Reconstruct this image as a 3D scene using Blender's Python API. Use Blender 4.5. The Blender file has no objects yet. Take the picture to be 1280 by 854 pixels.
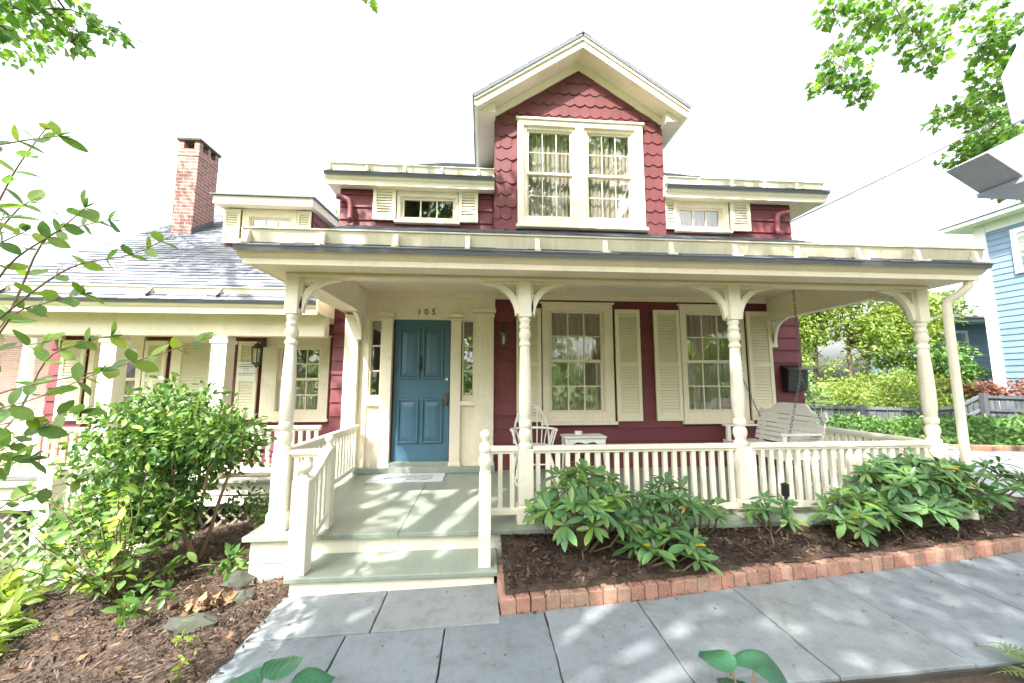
import bpy, math, random
import numpy as np
from mathutils import Matrix, Vector, Euler
R = math.radians
random.seed(7); rng = np.random.default_rng(7)
sc = bpy.context.scene
col = sc.collection

# ------------------------------------------------------------------ camera
cam = bpy.data.cameras.new('camera'); camo = bpy.data.objects.new('camera', cam); col.objects.link(camo)
cam.sensor_width = 36; cam.lens = 470 / 1280 * 36; cam.clip_start = .05; cam.clip_end = 3000
camo.location = (0, 0, 1.56); camo.rotation_euler = (R(90 + 6.14), 0, R(-4.37)); sc.camera = camo
# ------------------------------------------------------------------ sky + sun
SUN_DIR = Vector((-.36, -.52, .80)).normalized()          # towards the sun
world = bpy.data.worlds.new('World'); sc.world = world; world.use_nodes = True
wn = world.node_tree.nodes; wl = world.node_tree.links
bg = wn['Background']
sky = wn.new('ShaderNodeTexSky'); sky.sky_type = 'NISHITA'; sky.sun_disc = False
sky.sun_elevation = math.asin(SUN_DIR.z); sky.sun_rotation = math.atan2(SUN_DIR.x, SUN_DIR.y)
sky.air_density = 1.0; sky.dust_density = 6.0; sky.ozone_density = 1.0; sky.altitude = 0
hs = wn.new('ShaderNodeHueSaturation'); hs.inputs['Saturation'].default_value = .2
wl.new(sky.outputs[0], hs.inputs['Color']); wl.new(hs.outputs[0], bg.inputs[0]); bg.inputs[1].default_value = .15
sun = bpy.data.lights.new('sun', 'SUN'); sun.energy = 3.6; sun.angle = R(.53); sun.color = (1, .94, .84)
suno = bpy.data.objects.new('sun', sun); col.objects.link(suno)
suno.rotation_euler = SUN_DIR.to_track_quat('Z', 'Y').to_euler(); suno.location = SUN_DIR * 40
vs = sc.view_settings; sc.display_settings.display_device = 'sRGB'
vs.view_transform = 'Standard'; vs.look = 'None'; vs.gamma = 1; vs.use_curve_mapping = False
vs.exposure = 2.0
sc.cycles.use_denoising = True
sc.cycles.max_bounces = 8; sc.cycles.transparent_max_bounces = 16; sc.cycles.diffuse_bounces = 4
sc.cycles.caustics_reflective = False; sc.cycles.caustics_refractive = False; sc.cycles.sample_clamp_indirect = 8

# ------------------------------------------------------------------ helpers
WM = {}
def link(o, parent=None, m=None):
    col.objects.link(o)
    M = m.copy() if m is not None else Matrix.Identity(4)
    if parent is not None:
        o.parent = parent; o.matrix_parent_inverse = WM[parent.name].inverted()
    o.matrix_basis = M
    WM[o.name] = M
    return o
def tag(o, label, cat, group=None):
    o['label'] = label; o['category'] = cat
    if group: o['group'] = group
    return o
def thing(name, loc, label, cat, group=None):
    o = bpy.data.objects.new(name, None); o.empty_display_size = .2
    link(o, None, Matrix.Translation(loc)); return tag(o, label, cat, group)
def inst(name, mesh, parent, m):
    return link(bpy.data.objects.new(name, mesh), parent, m)
class MB:
    def __init__(s): s.v = []; s.f = []
    def add(s, vs, fs):
        n = len(s.v); s.v += [tuple(p) for p in vs]; s.f += [tuple(i + n for i in q) for q in fs]; return s
    def box(s, x0, x1, y0, y1, z0, z1):
        return s.add([(x0,y0,z0),(x1,y0,z0),(x1,y1,z0),(x0,y1,z0),(x0,y0,z1),(x1,y0,z1),(x1,y1,z1),(x0,y1,z1)],
                     [(0,3,2,1),(4,5,6,7),(0,1,5,4),(1,2,6,5),(2,3,7,6),(3,0,4,7)])
    def prism(s, pts, vec):
        n = len(pts); v = Vector(vec); a = [Vector(p) for p in pts]
        return s.add(a + [p + v for p in a], [tuple(range(n))[::-1], tuple(range(n, 2*n))] + [(i, (i+1) % n, (i+1) % n + n, i + n) for i in range(n)])
    def beam(s, p0, p1, w, h, up=(0, 0, 1)):
        p0 = Vector(p0); p1 = Vector(p1); d = (p1 - p0).normalized(); u = Vector(up)
        r = d.cross(u).normalized(); u = r.cross(d).normalized(); r *= w/2; u *= h/2
        return s.prism([p0 - r - u, p0 + r - u, p0 + r + u, p0 - r + u], p1 - p0)
    def tube(s, pts, rad, n=8, caps=True):
        P = [Vector(p) for p in pts]; m = len(P)
        rad = rad if hasattr(rad, '__len__') else [rad] * m
        t0 = (P[1] - P[0]).normalized(); u = t0.orthogonal().normalized(); rings = []
        for i in range(m):
            t = (P[min(i+1, m-1)] - P[max(i-1, 0)]).normalized()
            u = (u - t * u.dot(t)); u = u.normalized() if u.length > 1e-6 else t.orthogonal().normalized()
            w = t.cross(u)
            rings += [P[i] + (u * math.cos(2*math.pi*k/n) + w * math.sin(2*math.pi*k/n)) * rad[i] for k in range(n)]
        fs = [(i*n + k, i*n + (k+1) % n, (i+1)*n + (k+1) % n, (i+1)*n + k) for i in range(m-1) for k in range(n)]
        if caps: fs += [tuple(range(n))[::-1], tuple(range((m-1)*n, m*n))]
        return s.add(rings, fs)
    def lathe(s, x, y, prof, n=20):
        m = len(prof)
        vs = [(x + r*math.cos(2*math.pi*k/n), y + r*math.sin(2*math.pi*k/n), z) for r, z in prof for k in range(n)]
        fs = [(i*n + k, i*n + (k+1) % n, (i+1)*n + (k+1) % n, (i+1)*n + k) for i in range(m-1) for k in range(n)]
        return s.add(vs, fs + [tuple(range(n))[::-1], tuple(range((m-1)*n, m*n))])
    def mesh(s, name, mat, smooth=None):
        me = bpy.data.meshes.new(name); me.from_pydata(s.v, [], s.f); me.update()
        if mat: me.materials.append(mat)
        if smooth:
            me.polygons.foreach_set('use_smooth', [True] * len(me.polygons)); me.set_sharp_from_angle(angle=R(smooth))
        return me
    def build(s, name, mat, parent=None, smooth=None, bevel=0, m=None, kind=None):
        o = link(bpy.data.objects.new(name, s.mesh(name, mat, smooth)), parent, m)
        if bevel:
            b = o.modifiers.new('bevel', 'BEVEL'); b.width = bevel; b.segments = 2; b.limit_method = 'ANGLE'
        if kind: o['kind'] = kind
        return o

# ------------------------------------------------------------------ materials
def nt(name):
    m = bpy.data.materials.new(name); m.use_nodes = True
    return m, m.node_tree.nodes, m.node_tree.links, m.node_tree.nodes['Principled BSDF']
def mixrgb(n, l, fac, a, b, mode='MIX'):
    x = n.new('ShaderNodeMix'); x.data_type = 'RGBA'; x.blend_type = mode
    for sock, val in ((x.inputs[0], fac), (x.inputs[6], a), (x.inputs[7], b)):
        if hasattr(val, 'links'): l.new(val, sock)
        elif isinstance(val, (int, float)): sock.default_value = val
        else: sock.default_value = (*val[:3], 1)
    return x.outputs[2]
def noise(n, l, scale, detail=4, vec=None, rough=.55, dims=None):
    x = n.new('ShaderNodeTexNoise'); x.inputs['Scale'].default_value = scale; x.inputs['Detail'].default_value = detail
    x.inputs['Roughness'].default_value = rough
    if vec is not None: l.new(vec, x.inputs['Vector'])
    return x.outputs['Fac']
def ramp(n, l, fac, stops):
    x = n.new('ShaderNodeValToRGB'); e = x.color_ramp.elements
    while len(e) < len(stops): e.new(.5)
    for q, (p, c) in zip(e, stops): q.position = p; q.color = (*c[:3], 1) if hasattr(c, '__len__') else (c, c, c, 1)
    l.new(fac, x.inputs[0]); return x.outputs[0]
def coords(n, l, stretch=(1, 1, 1), offset=True):
    t = n.new('ShaderNodeTexCoord'); mp = n.new('ShaderNodeMapping'); mp.inputs['Scale'].default_value = stretch
    l.new(t.outputs['Object'], mp.inputs['Vector'])
    if offset:
        oi = n.new('ShaderNodeObjectInfo'); mu = n.new('ShaderNodeMath'); mu.operation = 'MULTIPLY'; mu.inputs[1].default_value = 37.
        l.new(oi.outputs['Random'], mu.inputs[0]); l.new(mu.outputs[0], mp.inputs['Location'])
    return mp.outputs[0]
def bump(n, l, p, h, strength, dist=.01):
    b = n.new('ShaderNodeBump'); b.inputs['Strength'].default_value = strength; b.inputs['Distance'].default_value = dist
    l.new(h, b.inputs['Height']); l.new(b.outputs[0], p.inputs['Normal'])
def paint(name, c, rough=.5, var=.10, dirt=.12, orand=0., stretch=(1, 1, 1), bs=.12, dirtcol=None, spec=.35, streak=0.):
    m, n, l, p = nt(name)
    v = coords(n, l, stretch)
    a = noise(n, l, 2.2, 5, v); f = noise(n, l, 38, 4, v)
    cc = mixrgb(n, l, ramp(n, l, a, [(.3, 0), (.7, 1)]), [x*(1-var) for x in c], [min(1, x*(1+var*.6)) for x in c])
    d = noise(n, l, 7, 8, v, .7)
    dc = dirtcol or [x*.55 for x in c]
    dm = ramp(n, l, d, [(.56, 0), (.78, dirt*2)])
    cc = mixrgb(n, l, dm, cc, dc)
    if streak:
        v2 = coords(n, l, (9, 9, .8)); st_ = noise(n, l, 2.6, 6, v2, .65); big = noise(n, l, .9, 3, v)
        mk = n.new('ShaderNodeMath'); mk.operation = 'MULTIPLY'; l.new(ramp(n, l, st_, [(.5, 0), (.72, streak)]), mk.inputs[0]); l.new(ramp(n, l, big, [(.4, .15), (.62, 1)]), mk.inputs[1])
        cc = mixrgb(n, l, mk.outputs[0], cc, dc)
    if orand:
        oi = n.new('ShaderNodeObjectInfo')
        r = ramp(n, l, oi.outputs['Random'], [(0, 1-orand), (1, 1+orand)])
        cc = mixrgb(n, l, 1., cc, r, 'MULTIPLY')
    l.new(cc, p.inputs['Base Color'])
    rr = n.new('ShaderNodeMapRange'); rr.inputs[3].default_value = rough-.1; rr.inputs[4].default_value = rough+.12
    l.new(d, rr.inputs[0]); l.new(rr.outputs[0], p.inputs['Roughness'])
    p.inputs['Specular IOR Level'].default_value = spec
    bump(n, l, p, f, bs, .004)
    return m
M = {}
M['cream'] = paint('cream_paint', (.82, .745, .60), .5, .09, .22, streak=.22)
M['white'] = paint('off_white_paint', (.83, .79, .675), .45, .08, .26, dirtcol=(.52, .47, .37), streak=.25)
M['shutter'] = paint('shutter_paint', (.78, .73, .56), .5, .06, .1)
M['gutter'] = paint('weathered_gutter_paint', (.66, .62, .49), .6, .12, .3, stretch=(4, 1, .6), dirtcol=(.42, .38, .30), streak=.4)
M['lattice'] = paint('shade_darkened_lattice', (.30, .27, .21), .7, .2, .3)  # slats darkened: the bush's shade is put into their base colour
M['red'] = paint('burgundy_paint', (.168, .042, .052), .55, .16, .2, orand=.16, streak=.4, stretch=(.4, 1, 1.5))
M['scale'] = paint('burgundy_shingle', (.135, .036, .042), .6, .10, .12, orand=.07, stretch=(1, 1, 1))
M['door'] = paint('blue_door_paint', (.058, .138, .205), .32, .08, .08, spec=.5)
M['floor'] = paint('porch_floor_paint', (.27, .31, .265), .38, .10, .25, stretch=(3, .6, 1), dirtcol=(.15, .16, .13), spec=.45)
M['ceil'] = paint('porch_ceiling_paint', (.78, .70, .55), .4, .05, .05)
M['black'] = paint('black_metal', (.012, .013, .016), .35, .2, .1, spec=.5)
M['iron'] = paint('dark_bronze', (.035, .028, .024), .4, .2, .2, spec=.6)
M['brass'] = paint('old_brass', (.10, .065, .035), .4, .2, .2, spec=.6)
M['wood_old'] = paint('weathered_fence_wood', (.115, .125, .145), .8, .25, .4, orand=.25, stretch=(6, 6, .6), dirtcol=(.09, .09, .09))
M['blue_siding'] = paint('blue_siding', (.185, .27, .385), .55, .06, .06, orand=.06)
M['blue_trim'] = paint('white_trim_paint', (.80, .82, .86), .5, .05, .05)
M['lav'] = paint('shade_tinted_white_board', (.40, .41, .52), .6, .10, .3, stretch=(1, 6, 6))  # white boards; lavender-grey base carries the shade on them
M['room'] = paint('room_plaster', (.30, .25, .19), .8, .1, .1)
M['chain'] = paint('chain_steel', (.12, .12, .14), .4, .2, .2, spec=.6)
M['rock'] = paint('lichen_rock', (.065, .07, .055), .9, .35, .6, dirtcol=(.12, .145, .10), bs=.8)
M['bark'] = paint('grey_bark', (.10, .078, .058), .9, .3, .5, stretch=(4, 4, .8), bs=1., dirtcol=(.05, .04, .03))
M['stem'] = paint('green_brown_stem', (.17, .13, .075), .7, .2, .2)
M['twig'] = paint('pale_twig', (.24, .17, .12), .7, .2, .2)
M['sand'] = paint('joint_sand', (.05, .047, .042), .9, .3, .3)
M['concrete'] = paint('pale_pavement', (.36, .38, .41), .8, .1, .25, bs=.3)
M['enamel'] = paint('white_enamel_furniture', (.80, .79, .75), .4, .04, .1)

def stone_mat():
    m, n, l, p = nt('bluestone')
    v = coords(n, l, (1, 1, 1))
    a = noise(n, l, 1.7, 6, v); d = noise(n, l, 9, 8, v, .7); f = noise(n, l, 60, 5, v, .6)
    c = mixrgb(n, l, a, (.15, .18, .205), (.235, .255, .27))
    c = mixrgb(n, l, ramp(n, l, d, [(.46, 0), (.68, .7)]), c, (.125, .135, .135))
    c = mixrgb(n, l, ramp(n, l, f, [(.56, 0), (.72, .35)]), c, (.33, .33, .31))
    oi = n.new('ShaderNodeObjectInfo')
    c = mixrgb(n, l, 1., c, ramp(n, l, oi.outputs['Random'], [(0, (.80, .84, .88)), (.5, (.95, .97, 1.0)), (1, (1.14, 1.10, 1.04))]), 'MULTIPLY')
    l.new(c, p.inputs['Base Color']); p.inputs['Roughness'].default_value = .72
    h = mixrgb(n, l, .35, d, f); bump(n, l, p, h, .35, .012)
    return m
M['stone'] = stone_mat()
def brick_mat():
    m, n, l, p = nt('edging_brick')
    v = coords(n, l); d = noise(n, l, 14, 8, v, .7); f = noise(n, l, 70, 5, v)
    oi = n.new('ShaderNodeObjectInfo')
    c = ramp(n, l, oi.outputs['Random'], [(0, (.30, .135, .10)), (.2, (.40, .22, .16)), (.4, (.33, .21, .155)), (.6, (.44, .27, .20)), (.8, (.36, .15, .11)), (1, (.42, .25, .19))])
    c = mixrgb(n, l, ramp(n, l, d, [(.42, 0), (.66, .8)]), c, (.20, .135, .10))
    c = mixrgb(n, l, ramp(n, l, f, [(.54, 0), (.7, .5)]), c, (.44, .36, .29))
    l.new(c, p.inputs['Base Color']); p.inputs['Roughness'].default_value = .88
    bump(n, l, p, mixrgb(n, l, .5, d, f), .5, .008)
    return m
M['brick'] = brick_mat()
def wallbrick(name, c1, c2, mortar, w=.215, h=.072):
    m, n, l, p = nt(name)
    t = n.new('ShaderNodeTexCoord'); g = n.new('ShaderNodeNewGeometry'); sx = n.new('ShaderNodeSeparateXYZ'); l.new(t.outputs['Object'], sx.inputs[0])
    ad = n.new('ShaderNodeMath'); ad.operation = 'ADD'; l.new(sx.outputs[0], ad.inputs[0]); l.new(sx.outputs[1], ad.inputs[1])
    cb = n.new('ShaderNodeCombineXYZ'); l.new(ad.outputs[0], cb.inputs[0]); l.new(sx.outputs[2], cb.inputs[1])
    b = n.new('ShaderNodeTexBrick'); b.inputs['Scale'].default_value = 1; b.inputs['Brick Width'].default_value = w; b.inputs['Row Height'].default_value = h
    b.inputs['Mortar Size'].default_value = .009; b.inputs['Mortar Smooth'].default_value = .2
    b.inputs['Color1'].default_value = (*c1, 1); b.inputs['Color2'].default_value = (*c2, 1); b.inputs['Mortar'].default_value = (*mortar, 1)
    l.new(cb.outputs[0], b.inputs['Vector'])
    d = noise(n, l, 6, 8, t.outputs['Object'], .7)
    c = mixrgb(n, l, ramp(n, l, d, [(.5, 0), (.75, .6)]), b.outputs['Color'], (.30, .17, .14))
    l.new(c, p.inputs['Base Color']); p.inputs['Roughness'].default_value = .9
    iv = n.new('ShaderNodeMath'); iv.operation = 'SUBTRACT'; iv.inputs[0].default_value = 1; l.new(b.outputs['Fac'], iv.inputs[1])
    bump(n, l, p, iv.outputs[0], .8, .01)
    return m
M['chimney'] = wallbrick('chimney_brick', (.36, .17, .14), (.27, .11, .10), (.42, .38, .34))
M['farbrick'] = wallbrick('old_pink_brick', (.42, .27, .23), (.38, .23, .20), (.48, .44, .40))
def shingle_mat():
    m, n, l, p = nt('asphalt_shingle')
    g = n.new('ShaderNodeNewGeometry'); v = coords(n, l); d = noise(n, l, 3, 6, v, .7); f = noise(n, l, 160, 3, v)
    c = ramp(n, l, g.outputs['Random Per Island'], [(0, (.085, .10, .135)), (.5, (.13, .145, .18)), (1, (.19, .20, .23))])
    c = mixrgb(n, l, ramp(n, l, d, [(.45, 0), (.75, .5)]), c, (.22, .22, .23))
    c = mixrgb(n, l, ramp(n, l, f, [(.5, 0), (.7, .4)]), c, (.26, .26, .27))
    l.new(c, p.inputs['Base Color']); p.inputs['Roughness'].default_value = .9; bump(n, l, p, f, .5, .004)
    return m
M['shingle'] = shingle_mat()
def glass_mat():
    m, n, l, p = nt('window_glass'); n.remove(p); out = n['Material Output']
    tr = n.new('ShaderNodeBsdfTransparent'); tr.inputs[0].default_value = (.95, .96, .95, 1)
    gl = n.new('ShaderNodeBsdfGlossy'); gl.inputs['Roughness'].default_value = .015; gl.inputs[0].default_value = (1, 1, 1, 1)
    lw = n.new('ShaderNodeLayerWeight'); lw.inputs[0].default_value = .5
    pw = n.new('ShaderNodeMath'); pw.operation = 'POWER'; pw.inputs[1].default_value = 5; l.new(lw.outputs['Facing'], pw.inputs[0])
    fr = n.new('ShaderNodeMath'); fr.operation = 'MULTIPLY_ADD'; fr.inputs[1].default_value = .86; fr.inputs[2].default_value = .14; l.new(pw.outputs[0], fr.inputs[0])
    v = coords(n, l); w = noise(n, l, 3, 2, v); b = n.new('ShaderNodeBump'); b.inputs['Strength'].default_value = .05; b.inputs['Distance'].default_value = .02
    l.new(w, b.inputs['Height']); l.new(b.outputs[0], gl.inputs['Normal'])
    mx = n.new('ShaderNodeMixShader'); l.new(fr.outputs[0], mx.inputs[0]); l.new(tr.outputs[0], mx.inputs[1]); l.new(gl.outputs[0], mx.inputs[2])
    l.new(mx.outputs[0], out.inputs[0]); return m
M['glass'] = glass_mat()
def curtain_mat():
    m, n, l, p = nt('sheer_curtain'); out = n['Material Output']
    v = coords(n, l, (1, 1, .15)); a = noise(n, l, 14, 4, v)
    l.new(mixrgb(n, l, a, (.52, .46, .38), (.70, .65, .56)), p.inputs['Base Color']); p.inputs['Roughness'].default_value = .9
    t = n.new('ShaderNodeBsdfTranslucent'); t.inputs[0].default_value = (.6, .55, .45, 1)
    mx = n.new('ShaderNodeMixShader'); mx.inputs[0].default_value = .35; l.new(p.outputs[0], mx.inputs[1]); l.new(t.outputs[0], mx.inputs[2]); l.new(mx.outputs[0], out.inputs[0])
    return m
M['curtain'] = curtain_mat()
def leafmat(name, stops, rough=.45, trans=.35, tcol=None, spec=.4, obj=False):
    m, n, l, p = nt(name); out = n['Material Output']
    if obj: r = n.new('ShaderNodeObjectInfo').outputs['Random']
    else: r = n.new('ShaderNodeNewGeometry').outputs['Random Per Island']
    v = coords(n, l); nz = noise(n, l, 1.3, 3, v)
    k = n.new('ShaderNodeMath'); k.operation = 'MULTIPLY_ADD'; k.inputs[1].default_value = .5; l.new(nz, k.inputs[0])
    h = n.new('ShaderNodeMath'); h.operation = 'MULTIPLY'; h.inputs[1].default_value = .75; l.new(r, h.inputs[0]); l.new(h.outputs[0], k.inputs[2])
    sb = n.new('ShaderNodeMath'); sb.operation = 'SUBTRACT'; sb.inputs[1].default_value = .13; l.new(k.outputs[0], sb.inputs[0])
    c = ramp(n, l, sb.outputs[0], [(i/(len(stops)-1), s) for i, s in enumerate(stops)])
    f = noise(n, l, 45, 3, v); c = mixrgb(n, l, ramp(n, l, f, [(.4, 0), (.7, .25)]), c, [x*.6 for x in stops[0]])
    l.new(c, p.inputs['Base Color']); p.inputs['Roughness'].default_value = rough; p.inputs['Specular IOR Level'].default_value = spec
    t = n.new('ShaderNodeBsdfTranslucent')
    tc = mixrgb(n, l, 1., c, tcol or (1.3, 1.5, .6), 'MULTIPLY'); l.new(tc, t.inputs[0])
    mx = n.new('ShaderNodeMixShader'); mx.inputs[0].default_value = trans
    l.new(p.outputs[0], mx.inputs[1]); l.new(t.outputs[0], mx.inputs[2]); l.new(mx.outputs[0], out.inputs[0])
    return m
M['maple'] = leafmat('maple_leaf', [(.05, .125, .03), (.09, .19, .045), (.15, .26, .06), (.24, .33, .08)], .5, .5)
M['bright'] = leafmat('bright_leaf', [(.12, .20, .04), (.20, .28, .06), (.29, .35, .09), (.37, .40, .14)], .5, .45)
M['dkgreen'] = leafmat('glossy_evergreen_leaf', [(.045, .115, .04), (.08, .185, .05), (.15, .26, .06), (.28, .37, .08)], .28, .22, spec=.55)
M['rhodo'] = leafmat('rhododendron_leaf', [(.06, .145, .068), (.085, .195, .075), (.12, .24, .08), (.18, .30, .085)], .34, .22, spec=.5, obj=True)
M['rhodoy'] = leafmat('young_rhododendron_leaf', [(.10, .20, .05), (.16, .27, .06), (.22, .32, .07)], .36, .3, spec=.5, obj=True)
M['yellowleaf'] = leafmat('yellowed_leaf', [(.45, .30, .03), (.55, .40, .04)], .5, .3, tcol=(1, 1, 1), obj=True)
M['lime'] = leafmat('lime_leaf', [(.13, .24, .04), (.22, .33, .05), (.33, .42, .07), (.42, .46, .08)], .42, .4, obj=True)
M['privet'] = leafmat('soft_green_leaf', [(.10, .19, .07), (.14, .25, .08), (.20, .31, .09), (.30, .40, .11)], .45, .4, obj=True)
M['hosta'] = leafmat('hosta_leaf', [(.045, .15, .085), (.06, .18, .10)], .4, .25, obj=True)
M['fern'] = leafmat('fern_leaf', [(.10, .20, .045), (.17, .29, .07)], .5, .4)
M['ivy'] = leafmat('ivy_leaf', [(.045, .12, .03), (.08, .18, .045), (.13, .24, .06), (.20, .30, .09)], .38, .25)
M['redmaple'] = leafmat('red_maple_leaf', [(.20, .085, .07), (.28, .14, .11), (.36, .22, .16)], .5, .4, tcol=(1.3, .9, .8))
M['dryleaf'] = leafmat('dry_leaf', [(.10, .055, .03), (.20, .12, .065), (.30, .21, .13)], .8, .1, tcol=(1, .9, .7))
M['chip'] = leafmat('bark_chip', [(.016, .010, .008), (.032, .020, .015), (.07, .046, .034), (.24, .175, .135)], .9, 0.)
def soil_mat():
    m, n, l, p = nt('mulch_soil'); v = coords(n, l, offset=False)
    a = noise(n, l, 1.1, 6, v); d = noise(n, l, 16, 8, v, .75); f = noise(n, l, 75, 6, v, .7)
    c = mixrgb(n, l, a, (.04, .025, .018), (.08, .05, .036))
    c = mixrgb(n, l, ramp(n, l, d, [(.45, 0), (.7, .8)]), c, (.16, .105, .075))
    c = mixrgb(n, l, ramp(n, l, f, [(.5, 0), (.66, .9)]), c, (.025, .015, .011))
    l.new(c, p.inputs['Base Color']); p.inputs['Roughness'].default_value = .95
    bump(n, l, p, mixrgb(n, l, .5, d, f), 1., .03); return m
M['soil'] = soil_mat()
def ground_mat():
    m, n, l, p = nt('garden_ground'); v = coords(n, l, offset=False)
    t = n.new('ShaderNodeTexCoord'); sx = n.new('ShaderNodeSeparateXYZ'); l.new(t.outputs['Object'], sx.inputs[0])
    a = noise(n, l, .8, 6, v); d = noise(n, l, 16, 8, v, .75); f = noise(n, l, 75, 6, v, .7)
    c = mixrgb(n, l, a, (.05, .032, .024), (.12, .08, .058))
    c = mixrgb(n, l, ramp(n, l, d, [(.45, 0), (.7, .8)]), c, (.16, .11, .08))
    c = mixrgb(n, l, ramp(n, l, f, [(.5, 0), (.66, .9)]), c, (.03, .018, .013))
    g = mixrgb(n, l, d, (.05, .10, .02), (.13, .19, .04))
    # lawn takes over away from the planted strip round the house
    vl = n.new('ShaderNodeVectorMath'); vl.operation = 'LENGTH'; l.new(t.outputs['Object'], vl.inputs[0])
    wv = n.new('ShaderNodeMath'); wv.operation = 'MULTIPLY_ADD'; wv.inputs[1].default_value = 2.; l.new(a, wv.inputs[0]); l.new(vl.outputs['Value'], wv.inputs[2])
    lf = n.new('ShaderNodeMapRange'); lf.inputs[1].default_value = 7.6; lf.inputs[2].default_value = 8.4; l.new(wv.outputs[0], lf.inputs[0])
    c = mixrgb(n, l, lf.outputs[0], c, g)
    l.new(c, p.inputs['Base Color']); p.inputs['Roughness'].default_value = .95
    bump(n, l, p, mixrgb(n, l, .5, d, f), 1., .03); return m
M['ground'] = ground_mat()
def mat_print():
    m, n, l, p = nt('printed_doormat'); t = n.new('ShaderNodeTexCoord')
    mp = n.new('ShaderNodeMapping'); l.new(t.outputs['Generated'], mp.inputs[0]); mp.inputs['Scale'].default_value = (9, 5.5, 1)
    nz = n.new('ShaderNodeTexNoise'); nz.inputs['Scale'].default_value = 1.; l.new(mp.outputs[0], nz.inputs['Vector'])
    w = n.new('ShaderNodeTexWave'); w.wave_type = 'RINGS'; w.inputs['Scale'].default_value = .55; w.inputs['Distortion'].default_value = 9; w.inputs['Detail'].default_value = 1.5
    l.new(mp.outputs[0], w.inputs['Vector'])
    s = n.new('ShaderNodeSeparateXYZ'); l.new(t.outputs['Generated'], s.inputs[0])
    def inner(sock, a, b):
        x = n.new('ShaderNodeMath'); x.operation = 'SUBTRACT'; x.inputs[1].default_value = .5; l.new(sock, x.inputs[0])
        y = n.new('ShaderNodeMath'); y.operation = 'ABSOLUTE'; l.new(x.outputs[0], y.inputs[0])
        z = n.new('ShaderNodeMapRange'); z.inputs[1].default_value = a; z.inputs[2].default_value = b; z.inputs[3].default_value = 1; z.inputs[4].default_value = 0; l.new(y.outputs[0], z.inputs[0]); return z.outputs[0]
    mu = n.new('ShaderNodeMath'); mu.operation = 'MULTIPLY'; l.new(inner(s.outputs[0], .33, .36), mu.inputs[0]); l.new(inner(s.outputs[1], .30, .34), mu.inputs[1])
    ln = ramp(n, l, w.outputs['Fac'], [(.35, 1), (.5, 0)])
    m2 = n.new('ShaderNodeMath'); m2.operation = 'MULTIPLY'; l.new(mu.outputs[0], m2.inputs[0]); l.new(ln, m2.inputs[1])
    l.new(mixrgb(n, l, m2.outputs[0], (.55, .58, .62), (.20, .22, .25)), p.inputs['Base Color']); p.inputs['Roughness'].default_value = .95
    return m
M['mat'] = mat_print()

# ================================================================== SETTING
def gz(x, y):
    x = np.asarray(x, float); y = np.asarray(y, float)
    z = .03 + .026 * (np.clip(x, -1.45, 9) - .12)
    left = np.clip(-1.45 - x, 0, 4.2)
    z = z - .14 * left * np.clip(left / .5, 0, 1) ** .5
    far = np.clip((y - 6.5) / 4, 0, 1) * np.clip((x - 5.5) / 2, 0, 1)
    z = z + .14 * far + .5 * np.clip((y - 10.1) / 2.2, 0, 1) * np.clip((x - 5.5) / 2, 0, 1)
    return z
def gzf(x, y): return float(gz(x, y))
# ground: one sheet to the horizon, fine near the house
def axis(lo, hi, step, far):
    a = list(np.arange(lo, hi + 1e-6, step)); s = step; v = lo; pre = []
    while v > -far: s *= 1.35; v -= s; pre.append(v)
    s = step; v = hi; post = []
    while v < far: s *= 1.35; v += s; post.append(v)
    return np.array(pre[::-1] + a + post)
gx = axis(-8, 12, .14, 900); gy = axis(-1, 12, .14, 900)
GX, GY = np.meshgrid(gx, gy); GZ = gz(GX, GY)
hump = (np.sin(GX*5.1 + np.sin(GY*3.3)) * np.sin(GY*4.3 + 1.3*np.sin(GX*2.7))) * .016 + rng.normal(0, .006, GX.shape)
near = ((GX > -9) & (GX < 13) & (GY > -2) & (GY < 13))
GZ = GZ - .035 + np.where(near & (GX < -1.7), hump + .025, np.minimum(hump, 0) * near)
n0, n1 = GX.shape
idx = np.arange(n0*n1).reshape(n0, n1)
me = bpy.data.meshes.new('ground')
me.from_pydata(np.stack([GX, GY, GZ], -1).reshape(-1, 3).tolist(), [], np.stack([idx[:-1,:-1], idx[:-1,1:], idx[1:,1:], idx[1:,:-1]], -1).reshape(-1, 4).tolist())
me.polygons.foreach_set('use_smooth', [True]*len(me.polygons)); me.materials.append(M['ground'])
ground = link(bpy.data.objects.new('ground', me)); ground['kind'] = 'structure'

# flagstone path: bedding sheet + slabs
def slope_sheet(mb, poly, dz0, dz1):
    top = [(x, y, gzf(x, y) + dz1) for x, y in poly]; bot = [(x, y, gzf(x, y) + dz0) for x, y in poly]; n = len(poly)
    mb.add(top + bot, [tuple(range(n)), tuple(range(n, 2*n))[::-1]] + [(i + n, (i+1) % n + n, (i+1) % n, i) for i in range(n)])
EDGE = [(.13, 2.66), (1.08, 2.70), (2.10, 2.80), (3.25, 2.88), (4.5, 2.99), (5.6, 3.14), (6.6, 3.36)]
def edge_y(x):
    return float(np.interp(x, [p[0] for p in EDGE], [p[1] for p in EDGE]))
mb = MB(); slope_sheet(mb, [(-1.45, 1.92), (-1.45, 3.1), (.15, 3.1), (.15, 2.68)] + [(x, edge_y(x) + .03) for x in np.arange(.5, 6.7, .5)] + [(6.6, 1.92)], -.10, -.012)
path = mb.build('path', M['sand']); path['kind'] = 'structure'
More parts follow.
